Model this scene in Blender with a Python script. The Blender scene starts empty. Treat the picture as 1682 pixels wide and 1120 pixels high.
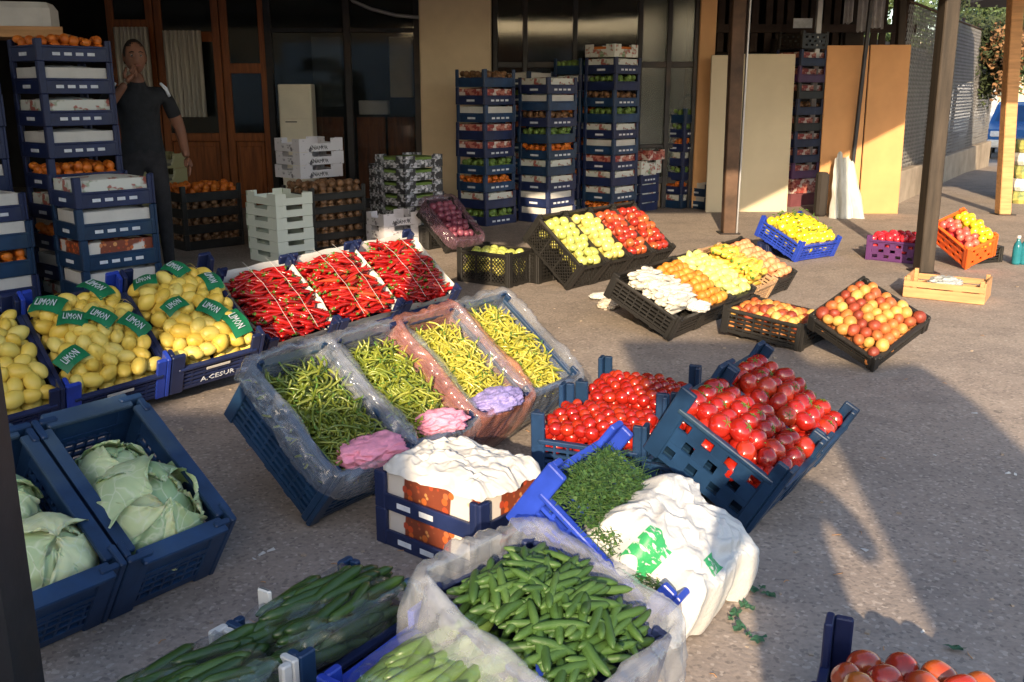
import bpy, bmesh, math, random
import numpy as np
from mathutils import Matrix, Vector, Euler, noise
R = math.radians
rnd = random.Random(7)
sc = bpy.context.scene
C = sc.collection

# ------------------------------------------------------------------ camera, sky, sun, exposure
FPX, TH, CAMH = 1574.0, R(14.6), 1.45
cam = bpy.data.objects.new('camera', bpy.data.cameras.new('camera')); C.objects.link(cam)
cam.location = (0, 0, CAMH); cam.rotation_euler = (R(90) - TH, 0, 0)
cam.data.sensor_width = 36; cam.data.lens = 36 * FPX / 1682; cam.data.clip_end = 600; cam.data.clip_start = 0.05
sc.camera = cam
SUN_EL, SUN_AZ = R(20), R(8)          # shadows run 8 degrees right of the view
world = bpy.data.worlds.new('World'); sc.world = world; world.use_nodes = True
wn = world.node_tree.nodes; wl = world.node_tree.links
sky = wn.new('ShaderNodeTexSky'); sky.sky_type = 'NISHITA'; sky.sun_disc = False
sky.sun_elevation = SUN_EL; sky.sun_rotation = R(180) + SUN_AZ
sky.dust_density = 1.5; sky.air_density = 1.0
bg = wn['Background']; bg.inputs[1].default_value = 0.15
wl.new(sky.outputs[0], bg.inputs[0])
sun = bpy.data.objects.new('sun', bpy.data.lights.new('sun', 'SUN')); C.objects.link(sun)
sun.data.energy = 3.6; sun.data.angle = R(0.6); sun.data.color = (1.0, 0.78, 0.52)
sdir = Vector((math.sin(SUN_AZ) * math.cos(SUN_EL), math.cos(SUN_AZ) * math.cos(SUN_EL), -math.sin(SUN_EL)))
sun.rotation_euler = sdir.to_track_quat('-Z', 'Y').to_euler()
sc.view_settings.view_transform = 'Standard'; sc.view_settings.look = 'None'
sc.view_settings.exposure = 1.35; sc.view_settings.gamma = 1.0; sc.view_settings.use_curve_mapping = False
sc.render.engine = 'CYCLES'
sc.cycles.max_bounces = 6; sc.cycles.transparent_max_bounces = 10; sc.cycles.use_denoising = True
sc.cycles.sample_clamp_indirect = 8

# ------------------------------------------------------------------ helpers
cs, sn = math.cos(TH), math.sin(TH)
def gp(u, v, z=0.0):
    """where the sight line of a photograph pixel meets height z"""
    xc, yc = (u - 841) / FPX, (v - 560) / FPX
    t = (CAMH - z) / (sn + cs * yc)
    return Vector((xc * t, (cs - sn * yc) * t, z))
def yp(u, v, y):
    """where it meets the vertical plane at distance y"""
    xc, yc = (u - 841) / FPX, (v - 560) / FPX
    t = y / (cs - sn * yc)
    return Vector((xc * t, y, CAMH - (sn + cs * yc) * t))

class MB:
    def __init__(s): s.v = []; s.f = []; s.m = []; s.sm = []
    def add(s, vs, fs, mi=0, smooth=False):
        o = len(s.v); s.v += [tuple(p) for p in vs]
        for f in fs: s.f.append([o + i for i in f]); s.m.append(mi); s.sm.append(smooth)
        return s
    def box(s, x0, x1, y0, y1, z0, z1, mi=0, M=None):
        vs = [Vector(p) for p in ((x0,y0,z0),(x1,y0,z0),(x1,y1,z0),(x0,y1,z0),(x0,y0,z1),(x1,y0,z1),(x1,y1,z1),(x0,y1,z1))]
        if M is not None: vs = [M @ p for p in vs]
        return s.add(vs, [(0,3,2,1),(4,5,6,7),(0,1,5,4),(1,2,6,5),(2,3,7,6),(3,0,4,7)], mi)
    def cbox(s, x0, x1, y0, y1, z0, z1, b=0.006, mi=0, M=None):
        """box with chamfered upright edges and top edges"""
        b = min(b, (x1-x0)*.45, (y1-y0)*.45, (z1-z0)*.45)
        def ring(i, z): return [(x0+b+i,y0+i,z),(x1-b-i,y0+i,z),(x1-i,y0+b+i,z),(x1-i,y1-b-i,z),(x1-b-i,y1-i,z),(x0+b+i,y1-i,z),(x0+i,y1-b-i,z),(x0+i,y0+b+i,z)]
        vs = ring(b*.6, z0) + ring(0, z0+b) + ring(0, z1-b) + ring(b*.6, z1)
        vs = [Vector(p) for p in vs]
        if M is not None: vs = [M @ p for p in vs]
        fs = [tuple(range(7,-1,-1)), tuple(range(24,32))]
        for k in range(3):
            for i in range(8): fs.append((k*8+i, k*8+(i+1)%8, (k+1)*8+(i+1)%8, (k+1)*8+i))
        return s.add(vs, fs, mi)
    def bar(s, a, b, w, h=None, mi=0, up=Vector((0,0,1))):
        a, b = Vector(a), Vector(b); h = h or w; d = (b-a)
        if d.length < 1e-6: return s
        q = d.to_track_quat('X', 'Z').to_matrix().to_4x4(); M = Matrix.Translation(a) @ q
        return s.box(0, d.length, -w/2, w/2, -h/2, h/2, mi, M)
    def tube(s, pts, rs, n=8, mi=0, caps=True, squash=1.0):
        pts = [Vector(p) for p in pts]; k = len(pts); vs = []
        t0 = (pts[1]-pts[0]).normalized(); u = t0.orthogonal().normalized()
        for i, p in enumerate(pts):
            t = (pts[min(i+1,k-1)] - pts[max(i-1,0)]).normalized()
            u = (u - t*u.dot(t)).normalized(); w = t.cross(u)
            for j in range(n):
                a = 2*math.pi*j/n; vs.append(p + (u*math.cos(a) + w*math.sin(a)*squash)*rs[i])
        fs = [(i*n+j, i*n+(j+1)%n, (i+1)*n+(j+1)%n, (i+1)*n+j) for i in range(k-1) for j in range(n)]
        if caps: fs += [tuple(range(n-1,-1,-1)), tuple(range((k-1)*n, k*n))]
        return s.add(vs, fs, mi, True)
    def lathe(s, prof, n=14, mi=0, M=None, wob=None):
        vs = []
        for (r, z) in prof:
            for j in range(n):
                a = 2*math.pi*j/n; rr = r*(wob(a, z) if wob else 1); p = Vector((rr*math.cos(a), rr*math.sin(a), z))
                vs.append(M @ p if M is not None else p)
        k = len(prof)
        fs = [(i*n+j, i*n+(j+1)%n, (i+1)*n+(j+1)%n, (i+1)*n+j) for i in range(k-1) for j in range(n)]
        return s.add(vs, fs, mi, True)
    def mesh(s, name, mats=()):
        me = bpy.data.meshes.new(name); me.from_pydata(s.v, [], s.f)
        me.polygons.foreach_set('material_index', s.m); me.polygons.foreach_set('use_smooth', s.sm)
        for m in (mats if isinstance(mats, (list, tuple)) else [mats]): me.materials.append(m)
        me.update(); return me
def tag(o, label=None, cat=None, group=None, kind=None):
    if label:
        o['label'] = label
        if not 4 <= len(label.split()) <= 16: print('LABELWORDS', len(label.split()), label)
    if cat: o['category'] = cat
    if group: o['group'] = group
    if kind: o['kind'] = kind
    return o
def put(name, me, M=None, parent=None, label=None, cat=None, group=None, kind=None):
    o = bpy.data.objects.new(name, me); C.objects.link(o)
    if parent is not None: o.parent = parent
    if M is not None: o.matrix_local = M
    return tag(o, label, cat, group, kind)
def empty(name, M, label, cat, group=None, kind=None):
    return put(name, None, M, None, label, cat, group, kind)
def frame(x, y, yaw, tilt=0, roll=0, z=0):
    return Matrix.Translation((x, y, z)) @ Matrix.Rotation(R(yaw), 4, 'Z') @ Matrix.Rotation(R(tilt), 4, 'X') @ Matrix.Rotation(R(roll), 4, 'Y')
T = lambda x, y, z: Matrix.Translation((x, y, z))
def join_copies(name, protos, mats4, material):
    """one mesh holding a transformed copy of a prototype per matrix"""
    vs, fs = [], []; o = 0
    cache = {}
    for me, M in zip(protos, mats4):
        if me.name not in cache:
            a = np.empty(len(me.vertices)*3, np.float32); me.vertices.foreach_get('co', a)
            cache[me.name] = (a.reshape(-1,3), [tuple(p.vertices) for p in me.polygons])
        a, ff = cache[me.name]; A = np.array(M)
        vs.append(a @ A[:3,:3].T + A[:3,3]); fs += [tuple(i+o for i in f) for f in ff]; o += len(a)
    me = bpy.data.meshes.new(name); me.from_pydata(np.concatenate(vs).tolist(), [], fs)
    me.polygons.foreach_set('use_smooth', [True]*len(me.polygons))
    me.materials.append(material); me.update(); return me

# ------------------------------------------------------------------ materials
def new_mat(name):
    m = bpy.data.materials.new(name); m.use_nodes = True
    nt = m.node_tree; return m, nt, nt.nodes['Principled BSDF']
def ramp(nt, fac, stops):
    r = nt.nodes.new('ShaderNodeValToRGB'); e = r.color_ramp.elements
    while len(e) < len(stops): e.new(0.5)
    for el, (p, c) in zip(e, stops): el.position = p; el.color = (*c, 1)
    nt.links.new(fac, r.inputs[0]); return r.outputs[0]
def tex(nt, scale, detail=4, coord='Object', kind='Noise', rough=0.6, stretch=None):
    tc = nt.nodes.new('ShaderNodeTexCoord'); n = nt.nodes.new('ShaderNodeTex' + kind); n.inputs['Scale'].default_value = scale
    src = tc.outputs[coord]
    if stretch:
        mp = nt.nodes.new('ShaderNodeMapping'); mp.inputs['Scale'].default_value = stretch; nt.links.new(src, mp.inputs[0]); src = mp.outputs[0]
    nt.links.new(src, n.inputs['Vector'])
    if kind == 'Noise': n.inputs['Detail'].default_value = detail; n.inputs['Roughness'].default_value = rough
    return n.outputs['Fac'] if kind == 'Noise' else n.outputs[0]
def mixc(nt, fac, a, b, mode='MIX'):
    m = nt.nodes.new('ShaderNodeMix'); m.data_type = 'RGBA'; m.blend_type = mode
    for sock, val in ((m.inputs[0], fac), (m.inputs[6], a), (m.inputs[7], b)):
        if isinstance(val, bpy.types.NodeSocket): nt.links.new(val, sock)
        elif isinstance(val, (int, float)): sock.default_value = val
        else: sock.default_value = (*val, 1)
    return m.outputs[2]
def bump(nt, b, h, strength=0.3, dist=0.01):
    n = nt.nodes.new('ShaderNodeBump'); n.inputs['Strength'].default_value = strength; n.inputs['Distance'].default_value = dist
    nt.links.new(h, n.inputs['Height']); nt.links.new(n.outputs[0], b.inputs['Normal'])
def objrand(nt): return nt.nodes.new('ShaderNodeObjectInfo').outputs['Random']
def plain(name, c, rough=0.6, var=0.25, scale=6, metal=0, bstr=0.15, spec=0.4, dirt=None, stretch=None):
    m, nt, b = new_mat(name)
    n = tex(nt, scale, stretch=stretch); d = tuple(x*(1-var) for x in c); l = tuple(min(1, x*(1+var)) for x in c)
    col = ramp(nt, n, [(0.3, d), (0.7, l)])
    if dirt:
        n2 = tex(nt, scale*.35, 6); f = ramp(nt, n2, [(0.5, (0,0,0)), (0.68, (.8,.8,.8))]); col = mixc(nt, f, col, dirt)
    nt.links.new(col, b.inputs['Base Color'])
    b.inputs['Roughness'].default_value = rough; b.inputs['Metallic'].default_value = metal; b.inputs['Specular IOR Level'].default_value = spec
    if bstr: bump(nt, b, tex(nt, scale*6), bstr, 0.004)
    return m
def fruit(name, stops, rough=0.35, mottled=0.35, scale=14, bstr=0.1, coat=0.0, bscale=60, sss=0.0, spec=.5):
    """each fruit draws its own tone, plus mottling over its skin"""
    m, nt, b = new_mat(name)
    n = tex(nt, scale, 3); mm = nt.nodes.new('ShaderNodeMath'); mm.operation = 'MULTIPLY_ADD'
    nt.links.new(n, mm.inputs[0]); mm.inputs[1].default_value = mottled; 
    m2 = nt.nodes.new('ShaderNodeMath'); m2.operation = 'MULTIPLY'; nt.links.new(objrand(nt), m2.inputs[0]); m2.inputs[1].default_value = 1-mottled
    nt.links.new(m2.outputs[0], mm.inputs[2])
    nt.links.new(ramp(nt, mm.outputs[0], stops), b.inputs['Base Color'])
    b.inputs['Roughness'].default_value = rough; b.inputs['Coat Weight'].default_value = coat; b.inputs['Coat Roughness'].default_value = .12
    b.inputs['Specular IOR Level'].default_value = spec
    if sss: b.inputs['Subsurface Weight'].default_value = sss; b.inputs['Subsurface Scale'].default_value = .02; b.inputs['Subsurface Radius'].default_value = (1,.5,.2)
    if bstr: bump(nt, b, tex(nt, bscale, 2), bstr, 0.002)
    return m
def heap(name, stops, scale=30, rough=.5, bstr=.2):
    """same skins for joined masses, tone from place instead of per object"""
    m, nt, b = new_mat(name)
    nt.links.new(ramp(nt, tex(nt, scale, 2), stops), b.inputs['Base Color']); b.inputs['Roughness'].default_value = rough
    if bstr: bump(nt, b, tex(nt, scale*3, 2), bstr, .003)
    return m
def film(name, tint, lo=0.25, hi=0.8, scale=9, rough=0.12):
    """thin plastic: mostly clear, a little scattering that grows in the creases, glossy on top"""
    m, nt, b = new_mat(name); nt.nodes.remove(b); out = nt.nodes['Material Output']; L = nt.links.new
    n = tex(nt, scale, 5, rough=.7); f = ramp(nt, n, [(0.28, (lo,)*3), (0.80, (hi,)*3)])
    bp = nt.nodes.new('ShaderNodeBump'); bp.inputs['Strength'].default_value = .5; bp.inputs['Distance'].default_value = .012
    L(tex(nt, scale*3, 4, rough=.6, stretch=(1,1,.5)), bp.inputs['Height'])
    d = nt.nodes.new('ShaderNodeBsdfDiffuse'); d.inputs[0].default_value = (*tint, 1); L(bp.outputs[0], d.inputs['Normal'])
    tl = nt.nodes.new('ShaderNodeBsdfTranslucent'); tl.inputs[0].default_value = (*tint, 1); L(bp.outputs[0], tl.inputs['Normal'])
    m1 = nt.nodes.new('ShaderNodeMixShader'); m1.inputs[0].default_value = .4; L(d.outputs[0], m1.inputs[1]); L(tl.outputs[0], m1.inputs[2])
    tr = nt.nodes.new('ShaderNodeBsdfTransparent'); tr.inputs[0].default_value = (.97,.98,1,1)
    m2 = nt.nodes.new('ShaderNodeMixShader'); L(f, m2.inputs[0]); L(tr.outputs[0], m2.inputs[1]); L(m1.outputs[0], m2.inputs[2])
    g = nt.nodes.new('ShaderNodeBsdfGlossy'); g.inputs['Roughness'].default_value = rough; L(bp.outputs[0], g.inputs['Normal'])
    lw = nt.nodes.new('ShaderNodeLayerWeight'); lw.inputs[0].default_value = .35; L(bp.outputs[0], lw.inputs['Normal'])
    fr = nt.nodes.new('ShaderNodeMath'); fr.operation = 'MULTIPLY_ADD'; L(lw.outputs['Facing'], fr.inputs[0]); fr.inputs[1].default_value = .28; fr.inputs[2].default_value = .04
    m3 = nt.nodes.new('ShaderNodeMixShader'); L(fr.outputs[0], m3.inputs[0]); L(m2.outputs[0], m3.inputs[1]); L(g.outputs[0], m3.inputs[2])
    L(m3.outputs[0], out.inputs[0]); return m
M_blue   = plain('navy_crate_plastic', (.012,.021,.075), .42, .35, 5, dirt=(.04,.048,.08))
M_teal   = plain('teal_crate_plastic', (.010,.033,.082), .38, .4, 5, dirt=(.03,.06,.085))
M_teal2  = plain('worn_blue_crate_plastic', (.013,.040,.105), .42, .45, 5, dirt=(.05,.08,.11))
M_bright = plain('royal_blue_plastic', (.022,.055,.40), .3, .3, 6)
M_black  = plain('black_crate_plastic', (.018,.017,.016), .4, .3, 5, dirt=(.045,.04,.035))
M_orange = plain('orange_crate_plastic', (.75,.12,.02), .4, .15, 5)
M_purple = plain('purple_crate_plastic', (.09,.03,.12), .4, .25, 5)
M_white  = plain('white_plastic', (.62,.62,.60), .4, .1, 8)
M_paper  = plain('white_paper', (.57,.56,.535), .8, .08, 7, bstr=.3)
M_print  = plain('white_print', (.62,.66,.72), .6, .15, 20, bstr=0)
M_green_print = plain('green_print', (.008,.15,.06), .45, .2, 20, bstr=0)
M_wood   = plain('varnished_wood', (.26,.075,.018), .42, .4, 3, stretch=(9,9,.8), bstr=.2)
M_wood2  = plain('raw_poplar_wood', (.50,.27,.12), .75, .25, 4, stretch=(.8,8,8), bstr=.25)
M_postw  = plain('weathered_post', (.040,.030,.022), .75, .5, 3, stretch=(6,6,.6), bstr=.5, dirt=(.02,.016,.013))
M_rust   = plain('rusty_steel', (.09,.05,.03), .6, .5, 4, metal=.2, bstr=.4, dirt=(.02,.015,.012))
M_steel  = plain('dark_steel', (.022,.022,.026), .45, .35, 5, metal=.3, dirt=(.06,.04,.03))
M_beige  = plain('beige_plaster', (.72,.58,.39), .85, .06, 1.5, bstr=.2, dirt=(.56,.43,.28))
M_peach  = plain('peach_plaster', (.62,.36,.17), .85, .1, 1.5, bstr=.2)
M_board  = plain('pale_board', (.55,.48,.34), .8, .08, 1.2, bstr=.1, dirt=(.44,.37,.25))
M_oboard = plain('orange_board', (.56,.29,.12), .75, .16, 1.2, bstr=.2, dirt=(.42,.2,.08))
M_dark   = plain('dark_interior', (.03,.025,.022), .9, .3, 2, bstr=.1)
M_conc   = plain('rough_concrete', (.34,.28,.22), .9, .2, 3, bstr=.5, dirt=(.2,.16,.12))
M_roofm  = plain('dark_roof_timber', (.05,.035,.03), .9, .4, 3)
M_deck   = plain('pale_roof_boards', (.42,.36,.28), .85, .2, 3, stretch=(6,.6,6))  # pale so that the deck bounces light onto the shop front
M_chrome = plain('grey_conduit', (.35,.35,.36), .4, .1, 5, metal=.5)
M_stalk  = plain('green_stalk', (.07,.16,.02), .6, .3, 30, bstr=0)
M_skin   = plain('skin', (.20,.09,.055), .55, .1, 20, bstr=.1)
M_shirt  = plain('black_shirt', (.012,.014,.018), .85, .3, 20, bstr=.4)
M_shirt2 = plain('dark_green_panel', (.012,.03,.016), .85, .3, 20, bstr=.4)
M_trous  = plain('dark_trousers', (.018,.018,.022), .85, .3, 20, bstr=.4)
M_hair   = plain('dark_hair', (.012,.009,.007), .6, .3, 60, bstr=.6)
def ground_mat():
    m, nt, b = new_mat('worn_concrete_ground')
    big = tex(nt, .55, 6, rough=.65); mid = tex(nt, 3.2, 8, rough=.7); fine = tex(nt, 55, 4)
    col = ramp(nt, big, [(.3, (.29,.243,.21)), (.55, (.36,.30,.255)), (.75, (.41,.345,.29))])
    col = mixc(nt, ramp(nt, mid, [(.38, (.5,.5,.5)), (.52, (0,0,0))]), col, (.22,.185,.165))
    stain = tex(nt, 1.3, 3, rough=.5); col = mixc(nt, ramp(nt, stain, [(.62, (0,0,0)), (.74, (.45,.45,.45))]), col, (.15,.13,.12))
    spots = tex(nt, 9, 2); col = mixc(nt, ramp(nt, spots, [(.68, (0,0,0)), (.74, (.6,.6,.6))]), col, (.09,.08,.072))
    col = mixc(nt, ramp(nt, fine, [(.35, (.35,.35,.35)), (.6, (0,0,0))]), col, (.15,.13,.115))
    vor = nt.nodes.new('ShaderNodeTexVoronoi'); vor.feature = 'DISTANCE_TO_EDGE'; vor.inputs['Scale'].default_value = .42
    tc = nt.nodes.new('ShaderNodeTexCoord'); nz = nt.nodes.new('ShaderNodeTexNoise'); nz.inputs['Scale'].default_value = 2.2; nz.inputs['Detail'].default_value = 6
    nt.links.new(tc.outputs['Object'], nz.inputs[0])
    ad = nt.nodes.new('ShaderNodeVectorMath'); ad.operation = 'MULTIPLY_ADD'; nt.links.new(nz.outputs['Color'], ad.inputs[0]); ad.inputs[1].default_value = (.9,.9,.9); nt.links.new(tc.outputs['Object'], ad.inputs[2])
    nt.links.new(ad.outputs[0], vor.inputs['Vector'])
    crack = ramp(nt, vor.outputs['Distance'], [(0, (.3,.3,.3)), (.004, (0,0,0))]); col = mixc(nt, crack, col, (.13,.11,.10))
    nt.links.new(col, b.inputs['Base Color']); b.inputs['Roughness'].default_value = .85; b.inputs['Specular IOR Level'].default_value = .25
    pat = tex(nt, .9, 10, rough=.8); col = mixc(nt, ramp(nt, pat, [(.52,(0,0,0)),(.56,(.30,.30,.30))]), col, (.20,.175,.16))
    grit = nt.nodes.new('ShaderNodeTexVoronoi'); grit.inputs['Scale'].default_value = 90; nt.links.new(tc.outputs['Object'], grit.inputs['Vector'])
    gs = nt.nodes.new('ShaderNodeSeparateColor'); nt.links.new(grit.outputs['Color'], gs.inputs[0])
    col = mixc(nt, ramp(nt, gs.outputs[0], [(.86,(0,0,0)),(.90,(.45,.45,.45))]), col, (.12,.105,.095)); col = mixc(nt, ramp(nt, gs.outputs[1], [(.90,(0,0,0)),(.93,(.4,.4,.4))]), col, (.55,.48,.42))
    nt.links.new(col, b.inputs['Base Color']); h = mixc(nt, .5, mid, fine); bump(nt, b, h, .55, .01)
    return m
M_ground = ground_mat()
def glass_mat(name, c=(.02,.025,.03), a=.55, rough=.05):
    m, nt, b = new_mat(name); b.inputs['Base Color'].default_value = (*c, 1); b.inputs['Alpha'].default_value = a
    b.inputs['Roughness'].default_value = rough; b.inputs['Specular IOR Level'].default_value = .8
    nt.links.new(ramp(nt, tex(nt, 1.5, 5), [(.35,(a*.8,)*3),(.75,(min(1,a*1.25),)*3)]), b.inputs['Alpha']); return m
M_glass = glass_mat('shop_glass', (.02,.03,.035), .28)
M_dglass = glass_mat('reflection_tint_glass', (.10,.12,.11), .6, .15)  # paler greenish tint stands in for reflections on the right-hand shop panes
F_clear = film('clear_film', (.74,.78,.84), .05, .30, 6, .07)
F_milky = film('milky_film', (.74,.78,.84), .14, .42, 4, .10)
F_pink  = film('pink_film', (.88,.36,.25), .18, .5, 7)
F_thin  = film('thin_cling_film', (.7,.75,.8), .01, .09, 6, .05)

# ------------------------------------------------------------------ setting: ground, sky side walls
def ground():
    nx, ny = 80, 80; vs = []; fs = []
    for j in range(ny+1):
        for i in range(nx+1):
            x = -90 + 180*i/nx; y = -60 + 240*j/ny
            t = min(1, max(0, (y-17)/9)); z = -.28*t*t*(3-2*t)
            vs.append((x, y, z))
    for j in range(ny):
        for i in range(nx): a = j*(nx+1)+i; fs.append((a, a+1, a+nx+2, a+nx+1))
    put('ground', MB().add(vs, fs, 0, True).mesh('ground', M_ground), kind='structure')
ground()

# ------------------------------------------------------------------ building
YF = 12.35
def wallrect(mb, u0, u1, v0, v1, y, th, mi=0, zlo=None, zhi=None):
    a = yp(u0, (v0+v1)/2, y); b = yp(u1, (v0+v1)/2, y)
    z1 = yp((u0+u1)/2, v0, y).z if zhi is None else zhi; z0 = yp((u0+u1)/2, v1, y).z if zlo is None else zlo
    return mb.cbox(min(a.x,b.x), max(a.x,b.x), y, y+th, z0, z1, .008, mi)
def X(u, y=YF): return yp(u, 250, y).x
def Z(v, y=YF): return yp(841, v, y).z
TOP = 3.2
# shop front with timber doors and steel frames: one building
shop = empty('shop_building', T(0, YF, 0), 'long shop building with varnished timber doors, dark glass bays and beige pillar', 'building')
shop.matrix_world = T(0,0,0)
def part(name, mb, mat, parent=None, M=None, label=None, kind=None):
    return put(name, mb.mesh(name, mat), M, parent, label, kind=kind)
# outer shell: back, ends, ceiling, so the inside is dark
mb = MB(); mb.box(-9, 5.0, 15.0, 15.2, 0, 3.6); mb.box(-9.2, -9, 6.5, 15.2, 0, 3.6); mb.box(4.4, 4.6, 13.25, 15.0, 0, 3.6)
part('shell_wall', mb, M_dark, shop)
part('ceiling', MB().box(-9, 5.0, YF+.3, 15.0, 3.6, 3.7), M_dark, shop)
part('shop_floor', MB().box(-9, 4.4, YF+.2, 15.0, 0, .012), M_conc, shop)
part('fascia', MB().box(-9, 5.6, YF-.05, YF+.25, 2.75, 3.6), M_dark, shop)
# pillar
mb = MB(); mb.cbox(X(697), X(808), YF-.35, YF+.25, 0, 2.745, .015); part('pillar', mb, M_beige, shop)
mb = MB(); mb.cbox(X(697)-.012, X(808)+.012, YF-.37, YF+.2, 0, .14, .01); part('pillar_plinth', mb, M_conc, shop)
# bays: (u list of steel mullions)
def mullion(u, w=.07, y=YF, mat=M_steel, zt=2.745, d=.09):
    x = X(u, y); part('mullion', MB().cbox(x-w/2, x+w/2, y, y+d, 0, zt, .006), mat, shop)
for u in (451, 577, 689): mullion(u, .085)
for u in (814, 862, 942, 1046, 1093, 1136): mullion(u, .06)
def rail(u0, u1, z, h=.06, mat=M_steel, y=YF+.01, d=.06, name='rail'):
    part(name, MB().cbox(X(u0,y), X(u1,y), y, y+d, z-h/2, z+h/2, .005), mat, shop)
def pane(u0, u1, z0, z1, mat=M_glass, y=YF+.04):
    part('pane', MB().box(X(u0,y), X(u1,y), y, y+.008, z0, z1), mat, shop)
for a, b in ((457,571),(583,684)):
    rail(a, b, .06, .12); rail(a, b, 2.18, .05); pane(a, b, .12, 2.15); pane(a, b, 2.21, 2.74)
for a, b in ((818,858),(866,938),(946,1042),(1050,1090),(1096,1132)):
    rail(a, b, .35, .08); rail(a, b, Z(106), .07); rail(a, b, Z(240), .05)
    m = M_dglass if a >= 1050 else M_glass
    pane(a, b, .39, Z(240)-.026, m); pane(a, b, Z(240)+.026, Z(106)-.036, m); pane(a, b, Z(106)+.036, 2.74, m)
# lower shop wall under right bay
part('sill_wall', MB().cbox(X(812), X(1138), YF+.1, YF+.22, 0, .31, .006), M_conc, shop)
# timber joinery, each door with panels, behind the steel frame plane and at its left
def timber_door(u0, u1, y, zt, glass=True, midz=1.35, curtain=False):
    x0, x1 = X(u0,y), X(u1,y); w = .09
    d = part('door', MB().cbox(x0, x0+w, y, y+.05, 0, zt, .006).cbox(x1-w, x1, y, y+.05, 0, zt, .006)
             .cbox(x0+w, x1-w, y+.002, y+.048, zt-w, zt, .006).cbox(x0+w, x1-w, y+.002, y+.048, midz-.06, midz+.06, .006).cbox(x0+w, x1-w, y+.002, y+.048, 0, .16, .006)
             .cbox(x0+w, x1-w, y+.002, y+.048, .84, .94, .006), M_wood, shop)
    part('door_panel', MB().cbox(x0+w+.01, x1-w-.01, y+.018, y+.036, .165, .835, .01), M_wood, d)
    part('door_panel', MB().cbox(x0+w+.05, x1-w-.05, y+.01, y+.03, .22, .78, .012), M_wood, d)
    part('glass', MB().box(x0+w, x1-w, y+.022, y+.028, .94, midz-.06), M_glass, d)
    part('glass', MB().box(x0+w, x1-w, y+.022, y+.028, midz+.06, zt-w), M_glass, d)
    return d
timber_door(376, 448, YF+.02, 2.74, midz=Z(112))
timber_door(272, 374, YF+.02, 2.74, midz=Z(60))
timber_door(196, 270, YF+.02, 2.74, midz=Z(40))
# interior timber wainscot seen through the glass
for u0, u1 in ((462,512),(516,566),(588,634),(638,682)):
    y = YF+.75; x0, x1 = X(u0,y), X(u1,y)
    w_ = part('wainscot_panel', MB().cbox(x0, x1, y, y+.04, 0, Z(192,y), .008), M_wood, shop)
    part('raised_field', MB().cbox(x0+.05, x1-.05, y-.012, y-.001, .1, Z(205,y), .01), M_wood, w_)
for k,(u0,u1,v0,v1,mt,lb) in enumerate(((520,566,60,175,M_dglass,'dim grey added case behind the middle of the black framed glass'),(592,640,165,188,M_white,'white scales added behind the black framed glass as reflection'),(644,680,60,160,M_board,'pale board added inside the shop beside the pillar, as reflection'))):  # pale shapes added behind the glass in place of reflections
    y = YF+.5; x0, x1 = X(u0,y), X(u1,y); e_ = empty(('reflection_filler','block','reflection_board')[k], T(0,0,0), lb, ('case','block','board')[k]); part('body', MB().cbox(x0, x1, y, y+.2, Z(v1,y), Z(v0,y), .01), mt, e_)
# curtains behind the timber doors (striped folds)
M_curt = plain('pale_curtain', (.50,.46,.40), .9, .2, 6, stretch=(10,1,.4))
def curtain(u0, u1, v0, v1, y, label):
    x0, x1 = X(u0,y), X(u1,y); n = 60; vs=[]; fs=[]
    for i in range(n+1):
        x = x0 + (x1-x0)*i/n; yy = y + .03*math.sin(i*.9) + .012*math.sin(i*2.3)
        vs += [(x, yy, Z(v1,y)), (x, yy, Z(v0,y))]
    for i in range(n): fs.append((2*i, 2*i+2, 2*i+3, 2*i+1))
    put('curtain', MB().add(vs, fs, 0, True).mesh('curtain', M_curt), label=label, cat='curtain')
curtain(206, 262, 44, 190, YF-.12, 'pale curtain hanging behind the head of the man in black')
curtain(284, 346, 50, 192, YF-.12, 'pale striped curtain hanging beside the bare shoulder of the man, over the timber door')
# white tall cabinet in front of glazing
fr = empty('tall_cabinet', T(0,0,0), 'tall cream metal cabinet behind the black framed shop glass', 'cabinet')
y = YF-.30; x0, x1 = X(462,y), X(516,y)
M_cream = plain('cream_enamel', (.78,.72,.58), .5, .08, 3)
part('body', MB().cbox(x0, x1, y, y+.25, 0, Z(138,y), .012), M_cream, fr)
part('drawer', MB().cbox(x0+.015, x1-.015, y-.012, y-.001, Z(195,y), Z(150,y), .005), M_cream, fr)
part('drawer', MB().cbox(x0+.015, x1-.015, y-.012, y-.001, Z(240,y), Z(198,y), .005), M_cream, fr)
part('handle', MB().bar((x0+.08, y-.022, Z(200,y)), (x0+.22, y-.022, Z(200,y)), .012), M_steel, fr)
# bowed grey conduit in front of the lintel
pts = [yp(u, v, YF-.25) for u, v in ((560,-30),(580,2),(610,15),(650,25),(693,29),(703,20),(706,-20))]
put('conduit', MB().tube(pts, [.022]*7, 8).mesh('conduit', M_chrome), label='grey conduit bowing down over the black framed glass', cat='pipe')
put('wall_cable', MB().tube([yp(u,v,YF-.24) for u,v in ((699,-30),(700,60),(696,150),(698,240),(697,330))], [.008]*5, 6).mesh('cable', M_white), label='thin pale cable running down the edge of the beige pillar', cat='cable')
# peach return wall and wall above the boards
yr = YF+.3
part('end_wall', MB().cbox(X(1139), X(1165), YF-.05, YF+.9, 0, 2.745, .01), M_peach, shop)
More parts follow.
